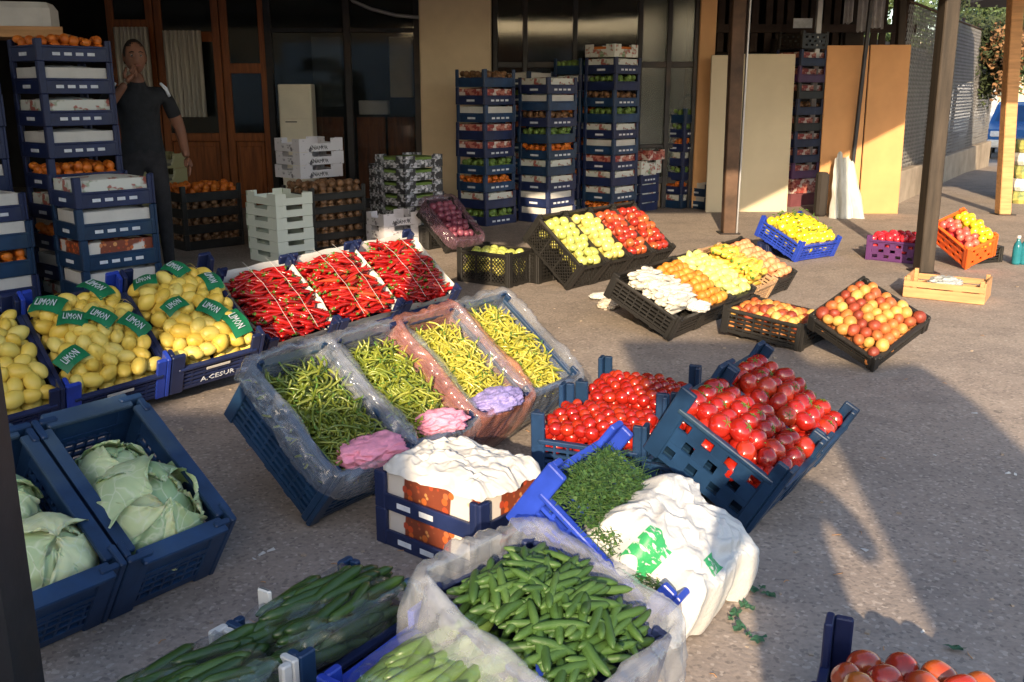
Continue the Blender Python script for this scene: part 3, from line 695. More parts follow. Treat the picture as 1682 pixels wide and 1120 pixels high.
for k in range(4):
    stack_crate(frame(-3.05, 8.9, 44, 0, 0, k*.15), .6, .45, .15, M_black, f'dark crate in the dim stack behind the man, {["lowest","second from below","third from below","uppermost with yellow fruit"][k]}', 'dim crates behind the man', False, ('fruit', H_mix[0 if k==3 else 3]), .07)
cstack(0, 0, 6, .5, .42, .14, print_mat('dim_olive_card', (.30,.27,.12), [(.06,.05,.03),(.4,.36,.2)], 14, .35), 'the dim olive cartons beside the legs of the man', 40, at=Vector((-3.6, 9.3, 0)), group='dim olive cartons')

# ------------------------------------------------------------------ produce prototypes
def proto_round(name, r, mat, flat=1.0, lobes=0, dim=.12, n=16, k=10, seed=0):
    mb = MB(); pr = []
    for i in range(k+1):
        a = math.pi*i/k; rr = max(.0006, math.sin(a)); z = -math.cos(a)
        z -= dim*math.exp(-(rr/.28)**2)*(1 if z > 0 else -.5)
        pr.append((r*rr, r*z*flat))
    mb.lathe(pr, n, wob=(lambda a, z: 1+.035*math.cos(lobes*a+seed)+.02*math.cos(2*a+seed)) if lobes else (lambda a, z: 1+.025*math.cos(2*a+seed)))
    return mb.mesh(name, mat)
def proto_lemon(name, mat, r=.031, ln=.044, seed=0):
    pr = []; k = 12
    for i in range(k+1):
        a = math.pi*i/k; z = -math.cos(a); rr = math.sin(a)**.85
        zz = ln*z + (.007*(abs(z)**8))*(1 if z > 0 else -1); pr.append((max(.0006, r*rr*(1 if abs(z) < .93 else .8)), zz))
    return MB().lathe(pr, 14, wob=lambda a, z: 1+.03*math.cos(3*a+seed)).mesh(name, mat)
def curve_pts(ln, bend, kink, n, seed):
    r2 = random.Random(seed); p = [Vector((0,0,0))]; a = r2.uniform(-.2,.2)-bend/2; c = 0
    for i in range(n-1):
        a += bend/(n-1)+r2.uniform(-kink,kink); c += r2.uniform(-kink,kink)*.4
        p.append(p[-1]+Vector((math.cos(a)*math.cos(c), math.sin(a)*math.cos(c), math.sin(c)))*ln/(n-1))
    m = sum(p, Vector())/n; return [q-m for q in p]
def proto_tube(name, mat, ln, prof, bend, kink, n=8, sides=7, seed=0, stalk=0, squash=1.0):
    """long curved vegetable, returns (body mesh, stalk mesh or None)"""
    pts = curve_pts(ln, bend, kink, n, seed)
    def rad(t):
        for (a, ra), (b, rb) in zip(prof, prof[1:]):
            if t <= b: return ra+(rb-ra)*(t-a)/(b-a)
        return prof[-1][1]
    me = MB().tube(pts, [rad(i/(n-1)) for i in range(n)], sides, squash=squash).mesh(name, mat)
    sm = None
    if stalk:
        d = (pts[0]-pts[1]).normalized(); a = pts[0]-d*.004
        sm = MB().tube([a, a+d*.006, a+d*.007, a+d*stalk+Vector((0,0,.006))], [prof[0][1]*1.15, prof[0][1]*1.05, .0026, .0022], 6).mesh(name+'_stalk', M_stalk)
    return me, sm
S_tom = [(0,(.24,.008,.005)),(.5,(.33,.013,.007)),(.85,(.40,.035,.009)),(1,(.42,.10,.015))]
m_tom = fruit('tomato_skin', S_tom, .18, .35, 10, .03, coat=.5)
m_tomh = heap('tomato_mass_skin', S_tom, 12, .25, 0)
m_tomn = fruit('half_ripe_tomato_skin', [(0,(.36,.08,.015)),(.45,(.36,.025,.012)),(.75,(.42,.12,.02)),(1,(.26,.21,.03))], .2, .5, 9, .03, coat=.5)
S_lem = [(0,(.62,.40,.045)),(.5,(.72,.53,.09)),(1,(.64,.56,.17))]
m_lem = fruit('lemon_skin', S_lem, .42, .35, 20, .35, bscale=160); m_lemh = heap('lemon_mass_skin', S_lem, 14)
S_chi = [(0,(.16,.005,.005)),(.5,(.34,.007,.007)),(.85,(.46,.016,.01)),(1,(.5,.09,.02))]
m_chi = fruit('red_chili_skin', S_chi, .25, .3, 12, .1, coat=.3); m_chih = heap('red_chili_mass_skin', S_chi, 22, .3)
S_chi2 = [(0,(.28,.008,.007)),(.6,(.42,.014,.009)),(.88,(.46,.07,.02)),(1,(.5,.25,.07))]
m_chi2 = fruit('bright_red_chili_skin', S_chi2, .25, .35, 12, .1, coat=.3)
S_g1 = [(0,(.05,.09,.012)),(.5,(.12,.16,.022)),(1,(.32,.33,.06))]
S_g2 = [(0,(.09,.14,.015)),(.5,(.21,.25,.03)),(1,(.40,.39,.07))]
S_g3 = [(0,(.23,.25,.03)),(.5,(.42,.39,.05)),(1,(.55,.49,.11))]
m_g = [fruit(n, s, .28, .3, 16, .08, coat=.25) for n, s in (('dark_green_pepper_skin', S_g1), ('green_pepper_skin', S_g2), ('pale_pepper_skin', S_g3))]
m_gh = [heap(n, s, 30, .35, .1) for n, s in (('dark_green_pepper_mass', S_g1), ('green_pepper_mass', S_g2), ('pale_pepper_mass', S_g3))]
S_cuc = [(0,(.022,.055,.014)),(.6,(.045,.10,.022)),(1,(.10,.17,.05))]
m_cuc = fruit('cucumber_skin', S_cuc, .5, .55, 30, .4, bscale=140, spec=.35); m_cuch = heap('cucumber_mass_skin', S_cuc, 26)
S_dk = [(0,(.012,.032,.008)),(.6,(.03,.07,.015)),(1,(.07,.13,.03))]
m_dk = fruit('dark_cucumber_skin', S_dk, .3, .4, 24, .3, bscale=120); m_dkh = heap('dark_cucumber_mass', S_dk, 26)
S_zu = [(0,(.07,.14,.025)),(.6,(.13,.22,.045)),(1,(.22,.30,.08))]
m_zu = fruit('zucchini_skin', S_zu, .35, .45, 30, .2, bscale=120); m_zuh = heap('zucchini_mass', S_zu, 26)
m_ga = fruit('green_apple_skin', [(0,(.36,.42,.08)),(.6,(.50,.54,.14)),(1,(.60,.58,.18))], .3, .35, 16, .05, coat=.3)
m_ya = fruit('yellow_apple_skin', [(0,(.56,.50,.10)),(.6,(.66,.58,.17)),(1,(.66,.50,.14))], .3, .35, 16, .05, coat=.3)
m_ra = fruit('red_apple_skin', [(0,(.24,.015,.012)),(.5,(.38,.035,.02)),(.85,(.46,.15,.04)),(1,(.5,.3,.09))], .25, .5, 9, .05, coat=.4)
m_appleh = heap('apple_mass_skin', [(.3,(.3,.3,.06)),(.7,(.45,.4,.1))], 14)
m_rappleh = heap('red_apple_mass_skin', [(.3,(.25,.02,.015)),(.7,(.4,.08,.03))], 14)
m_rad = fruit('white_radish_skin', [(0,(.50,.47,.40)),(1,(.64,.62,.57))], .4, .3, 16, .1); m_radh = heap('white_radish_mass', [(.3,(.44,.41,.35)),(.7,(.56,.54,.48))], 18)
m_ora = fruit('apricot_skin', [(0,(.46,.13,.015)),(.6,(.56,.23,.03)),(1,(.56,.34,.06))], .5, .4, 14, .15); m_orah = heap('apricot_mass', [(.3,(.5,.16,.02)),(.7,(.65,.3,.05))], 14)
m_pg = fruit('pale_green_pear_skin', [(0,(.46,.50,.12)),(.6,(.60,.60,.2)),(1,(.66,.64,.28))], .4, .4, 14, .1); m_pgh = heap('pear_mass', [(.3,(.4,.42,.1)),(.7,(.55,.54,.18))], 14)
m_yg = fruit('golden_pepper_skin', [(0,(.64,.38,.04)),(.6,(.70,.50,.08)),(1,(.60,.56,.12))], .3, .4, 12, .05, coat=.3); m_ygh = heap('golden_mass', [(.3,(.5,.3,.03)),(.7,(.66,.46,.08))], 14)
m_sal = fruit('salmon_peach_skin', [(0,(.60,.16,.08)),(.6,(.68,.30,.14)),(1,(.70,.42,.2))], .5, .4, 12, .1); m_salh = heap('salmon_mass', [(.3,(.5,.12,.06)),(.7,(.62,.26,.12))], 14)
m_pea = fruit('peach_skin', [(0,(.07,.015,.012)),(.32,(.28,.045,.02)),(.55,(.50,.17,.04)),(.75,(.56,.33,.08)),(1,(.60,.44,.16))], .5, .35, 22, .15, bscale=90); m_peah = heap('peach_mass', [(.3,(.2,.05,.02)),(.7,(.5,.2,.05))], 14)
m_yl = fruit('yellow_pepper_skin', [(0,(.40,.36,.02)),(.3,(.62,.48,.02)),(.8,(.72,.56,.03)),(1,(.7,.6,.1))], .25, .4, 10, .05, coat=.4); m_ylh = heap('yellow_pepper_mass', [(.3,(.3,.26,.02)),(.7,(.6,.46,.03))], 14)
m_rp = fruit('crimson_pepper_skin', [(0,(.40,.01,.03)),(1,(.62,.04,.06))], .25, .4, 10, .05, coat=.4); m_rph = heap('crimson_mass', [(.3,(.3,.01,.02)),(.7,(.5,.03,.05))], 14)

def zone(t): return ', front end' if t < .34 else ', middle' if t < .67 else ', back end'
def rot_rand(r2, full=True):
    return Euler((r2.uniform(0,6.28), r2.uniform(0,6.28), r2.uniform(0,6.28))).to_matrix().to_4x4()
def fill_round(F, W, L, z, d, protos, mass, name, label, cat, group, seed, mound=.04, m=.03, calyx=None, sink=.0, keep=1.0, upright=.6, y0=0, y1=1):
    """a hexagonal, jittered top layer of single fruits over a joined mass that carries them"""
    r2 = random.Random(seed); under = []; n = 0
    def hgt(x, y): return z + mound*math.sin(math.pi*min(1,max(0,x/W)))**.7*math.sin(math.pi*min(1,max(0,y/L)))**.7
    for layer in (0, 1, 2):
        dy = d*.86; row = 0; y = m+d*.42+(0 if layer != 1 else dy*.5)+L*y0
        while y < L*y1-m-d*.3:
            x = m+d*.45+(d*.5 if row % 2 else 0)+(0 if layer != 1 else d*.25)
            while x < W-m-d*.36:
                jx, jy = r2.uniform(-.1,.1)*d, r2.uniform(-.1,.1)*d; zz = hgt(x, y)-layer*d*.62+r2.uniform(-.16,.16)*d
                rt = rot_rand(r2) if r2.random() > upright else Euler((r2.gauss(0,.5), r2.gauss(0,.5), r2.uniform(0,6.28))).to_matrix().to_4x4()
                s = r2.uniform(.84,1.1)
                Mx = F @ T(x+jx, y+jy, zz) @ rt @ Matrix.Diagonal((s*r2.uniform(.93,1.07), s*r2.uniform(.93,1.07), s*r2.uniform(.9,1.06), 1))
                if layer == 0 and r2.random() < keep:
                    pr = r2.choice(protos); o = put(name, pr, Mx, None, label+zone(y/L), cat, group)
                    if calyx: put('stalk', calyx, None, o)
                    n += 1
                elif layer: under.append(F.inverted() @ Mx)
                x += d
            y += dy; row += 1
    if under:
        put(name+'_mass', join_copies(name+'_mass', [r2.choice(protos) for _ in under], under, mass), F, label='lower layers of '+label, kind='stuff')
    return n
def fill_long(F, W, L, z, n, protos, mass, n_mass, name, label, cat, group, seed, ang=0, spread=.5, mound=.04, m=.04, thick=.02, y0=0.0, y1=1.0):
    r2 = random.Random(seed); under = []; Fi = F.inverted()
    for k in range(n+n_mass):
        # spread evenly
        x = m+(W-2*m)*r2.random(); y = L*y0+m+(L*(y1-y0)-2*m)*((k*.618034) % 1.0)
        h = z+mound*math.sin(math.pi*x/W)**.6*math.sin(math.pi*y/L)**.6
        top = k >= n_mass
        h += r2.uniform(0, thick) if top else -r2.uniform(0, thick*2.4)
        e = Euler((r2.uniform(0,6.28), r2.gauss(0,.10), ang+r2.gauss(0,spread)+(math.pi if r2.random() < .35 else 0)))
        Mx = F @ T(x, y, h) @ (Matrix.Rotation(e.z,4,'Z') @ Matrix.Rotation(e.y,4,'Y') @ Matrix.Rotation(e.x,4,'X')) @ Matrix.Scale(r2.uniform(.82,1.12), 4)
        body, stalk = r2.choice(protos)
        if top:
            o = put(name, body, Mx, None, label+zone(y/L), cat, group)
            if stalk: put('stalk', stalk, None, o)
        else: under.append((body, Fi @ Mx))
    if under: put(name+'_mass', join_copies(name+'_mass', [b for b, _ in under], [q for _, q in under], mass), F, label='lower layers of '+label, kind='stuff')

def row_frames(x, y, yaw, tilt, W, n, z0=0, roll=0, start=0):
    F = frame(x, y, yaw, tilt, roll, z0); return [F @ T(W*(i+start), 0, 0) for i in range(n)]
def prop(F, L, W, H, mat, label, tilt):
    """upturned crate that carries the raised end of a tilted crate"""
    back = F @ Vector((0, L*.72, 0)); h = back.z-.012
    if h < .05: return
    yaw = math.degrees(F.to_euler('ZYX').z)
    d = Vector((F[0][0], F[1][0], 0)).normalized(); yawd = math.degrees(math.atan2(d.y, d.x))
    Mx = T(back.x, back.y, 0) @ Matrix.Rotation(R(yawd), 4, 'Z')
    Mx = Mx @ T(.05, 0, 0)
    crate(Mx, W-.05, .13, h, 'slot', mat, label, tabs=0, group='crates propping the display')

# ---- bags of film over crates
def drape(F, W, L, H, mat, label, seed, inner=.06, up=.03, out=.03, drop=.14, name='plastic_bag', wr=.013, cat='bag'):
    r2 = random.Random(seed); nu, nv = 190, 26; vs = []; fs = []
    per = 2*(W+L); sd = Vector((seed*3.1, seed*1.7, 0))
    for i in range(nu):
        s = per*i/nu
        if s < W: px, py, nx, ny = s, 0, 0, -1
        elif s < W+L: px, py, nx, ny = W, s-W, 1, 0
        elif s < 2*W+L: px, py, nx, ny = W-(s-W-L), L, 0, 1
        else: px, py, nx, ny = 0, L-(s-2*W-L), -1, 0
        # round the corners
        cx, cy = px-W/2, py-L/2; cr = (abs(cx)/(W/2))**6*(abs(cy)/(L/2))**6; px = W/2+cx*(1-.06*cr); py = L/2+cy*(1-.06*cr)
        nv_ = Vector((cx/(W/2)*(1 if abs(nx) else abs(cx)/(W/2)), cy/(L/2)*(1 if abs(ny) else abs(cy)/(L/2)), 0)); nn = (Vector((nx,ny,0))*.8+nv_*.4).normalized()
        dk = drop*(1+.35*noise.noise(Vector((s*4, seed, 0)))); uk = up*(1+.9*noise.noise(Vector((s*5, seed, 5)))); ok_ = out*(1+1.1*noise.noise(Vector((s*4, seed+7, 2))))
        for j in range(nv+1):
            t = j/nv
            if t < .42: q = t/.42; off = -inner*(1-q)**1.1-.006; zz = H-.11*(1-q)+uk*q
            elif t < .56: q = (t-.42)/.14; off = -.006+(ok_+.012)*q; zz = H+uk*(1-.35*q*q)
            else: q = (t-.56)/.44; off = ok_+.006+.02*math.sin(q*2.4)*(1+noise.noise(Vector((s*3,seed,9)))); zz = H+uk*.65-q*dk
            w = wr*(1-2*abs(noise.noise(Vector((s*11+.8*noise.noise(Vector((t*3,s*3,1))), t*1.3, seed)))))*(.4+.8*t)
            w += .55*wr*(1-2.4*abs(noise.noise(Vector((s*27+t*2, t*4, seed+3)))))
            if t < .42: w *= .6
            vs.append((px+nn.x*(off+w), py+nn.y*(off+w), zz+w*.5))
    for i in range(nu):
        for j in range(nv): a = i*(nv+1)+j; b = ((i+1) % nu)*(nv+1)+j; fs.append((a, b, b+1, a+1))
    return put(name, MB().add(vs, fs, 0, True).mesh('bag', mat), F, label=label, cat=cat)
def crumple(F, W, L, hgt, mat, label, name, cat, seed, amp=.03, edge=.05, freq=5, nx=80, ny=80, dome=.5, droop=0, shape=None):
    vs = []; fs = []
    for j in range(ny+1):
        for i in range(nx+1):
            u, v = i/nx*2-1, j/ny*2-1
            m_ = max(abs(u), abs(v)); rr = m_*(1 if True else 0)
            # soften the square
            k = (1-.10*(u*u*v*v)); x, y = W/2+u*k*W/2, L/2+v*k*L/2
            x += edge*.5*noise.noise(Vector((v*2.2, seed, 1)))*abs(u); y += edge*.5*noise.noise(Vector((u*2.2, seed, 7)))*abs(v)
            p = Vector((u*freq*.5, v*freq*.5, seed*1.3))
            w_ = Vector((noise.noise(p*1.3), noise.noise(p*1.3+Vector((9,0,0))), 0))*.6; q_ = p+w_
            cr = abs(noise.noise(q_*.6))*1.2-abs(noise.noise(q_*1.1+Vector((5,2,0))))*.8+abs(noise.noise(q_*2.1))*.30-abs(noise.noise(q_*4.1+Vector((1,8,0))))*.10
            z = hgt*(1-m_**3)**dome+amp*1.2*cr*(1-.65*m_**4)
            if m_ > .8: z -= droop*(m_-.8)/.2
            if shape: x, y, z = shape(u, v, x, y, z)
            vs.append((x, y, z))
    for j in range(ny):
        for i in range(nx): a = j*(nx+1)+i; fs.append((a, a+1, a+nx+2, a+nx+1))
    return put(name, MB().add(vs, fs, 0, True).mesh(name, mat), F, label=label, cat=cat)
def wad(p, r, mat, label, name, cat, seed, sq=.55, rot=0):
    bm = bmesh.new(); bmesh.ops.create_icosphere(bm, subdivisions=5, radius=1)
    for v in bm.verts:
        q = v.co*1.5+Vector((seed*5, 0, 0)); w_ = Vector((noise.noise(q*1.5), noise.noise(q*1.5+Vector((7,0,0))), noise.noise(q*1.5+Vector((0,7,0)))))*.7
        f = .78+.55*noise.voronoi(q+w_)[0][0]+.28*noise.voronoi(q*2.6+w_)[0][0]
        v.co *= f
    me = bpy.data.meshes.new(name); bm.to_mesh(me); bm.free(); me.materials.append(mat)
    for pl in me.polygons: pl.use_smooth = True
    return put(name, me, T(*p) @ Matrix.Rotation(R(rot),4,'Z') @ Matrix.Diagonal((r*1.25, r*.85, r*sq, 1)), label=label, cat=cat)

# ================================================================== big tomato crates
tomp = [proto_round('tomato', .0405, m_tom, .80+.03*s, 5, .10, 20, 12, s*1.7) for s in range(4)]
def calyx_mesh(r=.0405):
    mb = MB()
    for k in range(5):
        a = k*1.257; c, s = math.cos(a), math.sin(a); z = r*.80
        mb.add([(0,0,z-.001),(c*.009-s*.003,s*.009+c*.003,z+.001),(c*.02,s*.02,z-.001),(c*.009+s*.003,s*.009-c*.003,z+.001)], [(0,1,2,3)])
    mb.tube([(0,0,z-.006),(.002,0,z+.007)], [.0022,.0018], 5)
    return mb.mesh('tomato_stalk', M_stalk)
CAL = calyx_mesh()
fr_ = row_frames(.795, 2.973, 55.5, 28.8, .391, 2)
lab = ['tilted teal crate heaped with tomatoes, its holed side towards the white bag', 'tilted teal crate heaped with tomatoes, on the open paving side']
tl = ['ripe red tomato heaped in the tilted teal crate nearest the white bag', 'ripe red tomato heaped in the tilted teal crate by the paving']
for i, F in enumerate(fr_):
    crate(F, .391, .458, .235, 'window', M_teal, lab[i], hw=.215, tabs=.055, post=.06, group='tilted tomato crates')
    fill_round(F, .391, .458, .20, .071, tomp, m_tomh, 'tomato', tl[i], 'tomato', tl[i].split(' heaped')[0]+'es in tilted crate '+('by the white bag' if i == 0 else 'by the paving'), 40+i, .06, .019, CAL)
    prop(F, .458, .36, .2, M_teal, ['worn crate propping up the tomato crate by the white bag','worn crate propping up the tomato crate by the paving'][i], 28)
# small tomatoes behind, two level crates
Fa = frame(.075, 3.50, -22, 3, 0, 0); Fb = Fa @ T(.05, .39, .0)
for i, F in enumerate((Fa, Fb)):
    crate(F, .46, .37, .21, 'slot', M_teal if i else M_teal2, ['level teal crate of small tomatoes in the shade of the tilted ones', 'second teal crate of small tomatoes, behind the first'][i], hw=.15, tabs=.05, post=.05, group='level tomato crates')
    sp = [proto_round('tomato', .027, m_tom, .9, 4, .08, 14, 8, s+5) for s in range(2)]
    fill_round(F, .46, .37, .165, .049, sp, m_tomh, 'tomato', ['small tomato in the front level crate behind the paper topped cartons','small tomato in the rear level crate beside the pepper bags'][i], 'tomato', ['small tomatoes in the front level crate','small tomatoes in the rear level crate'][i], 50+i, .05, .02)

# ================================================================== thin green pepper crates under film
PF = row_frames(-.701, 3.009, 54.3, 38.1, .370, 4, .010)
prof_p = [(0,.0034),(.12,.0050),(.6,.0044),(.9,.0024),(1,.0008)]
pps = []
for c_ in range(3):
    pps.append([proto_tube('green_pepper', m_g[c_], .155, prof_p, b, .34, 12, 6, s*7+c_, .018) for s, b in enumerate((1.4,2.4,-1.8,3.2,.7,-2.8,3.9))])
desc = ['the nearest film lined crate with pink paper','the second film lined crate with pink paper','the crate lined with pink film','the film lined crate farthest along the row']
for i, F in enumerate(PF):
    crate(F, .370, .52, .27, 'slot', (M_teal, M_blue, M_blue, M_teal2)[i], 'tilted slotted crate of thin green peppers, '+desc[i].replace('the ','',1), hw=.26, tabs=.02, group='tilted pepper crates', rimw=.024)
    ci = (0, 0, 2, 1)[i] if i else 0
    pr = pps[(0,1,2,2)[i]] if i != 1 else pps[1]; hm = m_gh[(0,1,2,2)[i]]
    fill_long(F @ T(.03,.03,0), .310, .46, .21, 74, pr, hm, 520, 'green_pepper', 'thin curled green pepper in '+desc[i], 'pepper', 'peppers in '+desc[i], 60+i, ang=-.3, spread=.75, mound=.05, m=.02, thick=.02)
    drape(F, .370, .52, .262, (F_clear,F_clear,F_pink,F_clear)[i], ['clear plastic bag lining the nearest crate of thin peppers','clear plastic bag lining the second crate of thin peppers','pink tinted plastic bag lining the third crate of thin peppers','clear plastic bag lining the farthest crate of thin peppers'][i], 3+i, inner=.06, up=.035, out=.018, drop=(.08,.10,.24,.20)[i])
    if i: prop(F, .52, .34, .2, M_teal, 'worn crate propping up '+desc[i], 38)
M_pink = plain('pink_tissue', (.78,.30,.42), .7, .1, 9, bstr=.4); M_lilac = plain('lilac_film_scrap', (.30,.26,.55), .35, .25, 12, bstr=.5)
wad(PF[0] @ Vector((.20,.055,.265)), .082, M_pink, 'crumpled pink tissue at the low end of the nearest pepper crate', 'pink_tissue', 'tissue', 1, .5, 40)
wad(PF[1] @ Vector((.20,.05,.27)), .066, M_pink, 'crumpled pink tissue at the low end of the second pepper crate', 'pink_tissue', 'tissue', 2, .55, 30)
wad(PF[2] @ Vector((.17,.04,.275)), .078, M_lilac, 'crumpled lilac plastic scrap at the low end of the pink lined crate', 'plastic_scrap', 'plastic', 3, .5, 50)

# ================================================================== red chilies
CF = row_frames(-1.332, 4.846, 47.9, 35.3, .446, 3, .013, -4.4)
prof_c = [(0,.009),(.15,.0128),(.5,.0105),(.85,.0055),(1,.001)]
chp = [proto_tube('red_chili', m_chi, .125, prof_c, b, .12, 9, 7, s*5+1, .022) for s, b in enumerate((.3,.7,-.5,1.1))]
chp2 = [proto_tube('red_chili', m_chi2, .125, prof_c, b, .12, 9, 7, s*5+2, .022) for s, b in enumerate((.3,.7,-.5,1.1))]
def liner(F, W, L, H, label, seed, mat=M_paper, up=.035):
    """card and paper liner: four stiff sheets standing a little proud of the rim, edges wavy"""
    mb = MB(); n = 26
    for side in range(4):
        vs = []; fs = []
        for i in range(n+1):
            t = i/n
            if side == 0: x, y, nx, ny = t*W, 0, 0, -1
            elif side == 1: x, y, nx, ny = W, t*L, 1, 0
            elif side == 2: x, y, nx, ny = W-t*W, L, 0, 1
            else: x, y, nx, ny = 0, L-t*L, -1, 0
            x = W/2+(x-W/2)*.955; y = L/2+(y-L/2)*.955
            h = H+up*(1+.5*noise.noise(Vector((t*3, side, seed)))); fl = .018+.012*noise.noise(Vector((t*4, side+3, seed)))
            vs += [(x-nx*.012, y-ny*.012, H-.09), (x, y, H+.002), (x+nx*fl, y+ny*fl, h)]
        for i in range(n): a = 3*i; fs += [(a, a+3, a+4, a+1), (a+1, a+4, a+5, a+2)]
        mb.add(vs, fs, 0, True)
    return put('paper_liner', mb.mesh('liner', mat), F, label=label, cat='paper')
cd = ['the white lined crate beside the netted lemons', 'the middle white lined crate', 'the white lined crate nearest the black crates']
for i, F in enumerate(CF):
    crate(F, .446, .553, .20, 'slot', M_blue, 'tilted navy crate of red chilies, '+cd[i][4:], hw=.15, tabs=.05, post=.055, group='tilted chili crates')
    fill_long(F @ T(.02,.02,0), .406, .51, .19, 97, chp2 if i == 1 else chp, m_chih, 340, 'red_chili', 'glossy red chili in '+cd[i], 'chili', 'chilies in '+cd[i], 80+i, ang=-.15, spread=.38, mound=.05, m=.035, thick=.03)
    liner(F @ T(.006,.006,0), .434, .54, .185, 'white paper liner of '+cd[i][4:], i+1)
    if i < 3: put('plastic_crate_support', None) if False else None
    prop(F, .553, .41, .2, M_blue, 'navy crate propping up '+cd[i], 35)
    r2 = random.Random(90+i); mb = MB()
    for x in (.15,.29):
        pts = [(x, y, .262+.035*math.sin(math.pi*y/.55)+.004*math.sin(y*40)) for y in np.linspace(.0,.55,9)]
        mb.tube(pts, [.0012]*9, 4)
    put('string', mb.mesh('string', M_white), F, label='white strings tied over '+cd[i], cat='string')

# ================================================================== lemons
LF = row_frames(-1.977, 4.021, 43.8, 33.6, .466, 3, .015, -6.5, start=-1)
lep = [proto_lemon('lemon', m_lem, .035, .045, s) for s in range(3)]
ld = ['the crate cut by the picture edge', 'the middle crate of netted lemons', 'the crate of netted lemons beside the chilies']
def label_card(M, w, h, label, group, txt):
    n = 10; vs=[]; fs=[]
    e = empty('net_label', M, label, 'label', group)
    for i in range(n+1):
        for j in (0,1,2,3,4):
            x = (i/n-.5)*w; y = (j/4-.5)*h; vs.append((x, y, .014*math.cos(x/w*3.4)+.006*math.cos(y/h*3)+.004*noise.noise(Vector((x*60,y*60,len(label))))))
    for i in range(n):
        for j in range(4): a=i*5+j; fs.append((a,a+5,a+6,a+1))
    part('card', MB().add(vs,fs,0,True), M_green_print, e)
    text(txt, h*.27, T(-w*.33,-h*.24,.0215), e, M_print, sy=2.2)
    return e
for i, F in enumerate(LF):
    crate(F, .466, .613, .20, 'slot', M_blue if i != 1 else M_blue, 'tilted navy crate of lemons, '+ld[i][4:], hw=.165, tabs=.06, post=.06, group='tilted lemon crates', tabmat=M_bright if i == 1 else None)
    fill_round(F, .466, .613, .175, .069, lep, m_lemh, 'lemon', 'yellow lemon in '+ld[i], 'lemon', 'lemons in '+ld[i], 100+i, .06, .03, upright=0)
    prop(F, .613, .43, .2, M_blue, 'navy crate propping up '+ld[i], 33)
    if i:
        r2 = random.Random(121+i)
        spots = [(.10,.50,.2),(.33,.54,-.4),(.27,.33,.3),(.40,.26,-.2),(.08,.16,.6),(.16,.36,.1)] if i == 1 else [(.09,.52,.4),(.26,.56,-.6),(.38,.42,-.7),(.14,.30,.9),(.29,.22,-.1),(.37,.12,-.25)]
        for k, (x, y, a) in enumerate(spots):
            z = .178+.06*math.sin(math.pi*x/.466)**.7*math.sin(math.pi*y/.613)**.7+.038
            label_card(F @ T(x,y,z) @ Matrix.Rotation(r2.uniform(-.12,.12)-.55*(y/.613-.5),4,'X') @ Matrix.Rotation(r2.uniform(-.12,.12)+.6*(x/.466-.5),4,'Y') @ Matrix.Rotation(a-.6+r2.uniform(-.7,.7),4,'Z') @ Matrix.Scale(r2.uniform(.95,1.3),4), .115, .085, f'green printed label lying on {ld[i]}', f'green labels on {ld[i]}', 'LIMON')
        mb = MB()
        for k in range(26):   # netting strands over the fruit
            a = r2.uniform(0,3.14); cx, cy = r2.uniform(.08,.38), r2.uniform(.08,.54); pts=[]
            for t in np.linspace(-.1,.1,7):
                x = min(.45,max(.015,cx+t*math.cos(a))); y = min(.6,max(.015,cy+t*math.sin(a)))
                pts.append((x, y, .215+.06*math.sin(math.pi*x/.466)**.7*math.sin(math.pi*y/.613)**.7+.006*math.cos(t*90)))
            mb.tube(pts, [.0008]*7, 4)
        put('net', mb.mesh('net', m_lem), F, label='yellow netting stretched over '+ld[i], kind='stuff')
e = [o for o in C.objects if o.get('label','').startswith('tilted navy crate of lemons, crate of netted lemons beside')][0]
text('A.CESUR', .045, T(.14,-.012,.05)@STAND, e, M_print)
for o_ in [o for o in C.objects if o.get('label','').startswith('tilted navy crate of lemons')][1:]:
    put('handle_slot', cached('hslot', lambda: MB().cbox(.17,.29,-.004,-.0005,.115,.132,.002).mesh('handle_slot', M_paper)), None, o_)

# ================================================================== cabbages
GF = row_frames(-1.145, 2.427, 52.0, 32.8, .352, 2, 0, start=-1)
def cabbage_mat():
    m, nt, b = new_mat('cabbage_leaf')
    v = nt.nodes.new('ShaderNodeTexVoronoi'); v.feature = 'DISTANCE_TO_EDGE'; v.inputs['Scale'].default_value = 14
    tc = nt.nodes.new('ShaderNodeTexCoord'); nz = nt.nodes.new('ShaderNodeTexNoise'); nz.inputs['Scale'].default_value = 9; nt.links.new(tc.outputs['Object'], nz.inputs[0])
    av = nt.nodes.new('ShaderNodeVectorMath'); av.operation = 'MULTIPLY_ADD'; nt.links.new(nz.outputs['Color'], av.inputs[0]); av.inputs[1].default_value = (.12,.12,.12); nt.links.new(tc.outputs['Object'], av.inputs[2])
    nt.links.new(av.outputs[0], v.inputs['Vector'])
    veins = ramp(nt, v.outputs['Distance'], [(0,(.8,.8,.8)),(.06,(0,0,0))])
    base = ramp(nt, objrand(nt), [(0,(.34,.47,.24)),(.5,(.56,.64,.34)),(1,(.80,.78,.44))])
    base = mixc(nt, ramp(nt, tex(nt, 7, 4), [(.35,(0,0,0)),(.7,(.7,.7,.7))]), base, (.34,.46,.24))
    col = mixc(nt, veins, base, (.66,.70,.48)); nt.links.new(col, b.inputs['Base Color'])
    b.inputs['Roughness'].default_value = .45; b.inputs['Subsurface Weight'].default_value = .15; b.inputs['Subsurface Scale'].default_value = .01
    bump(nt, b, mixc(nt, .5, v.outputs['Distance'], tex(nt, 30, 4)), .35, .004); return m
M_cab = cabbage_mat()
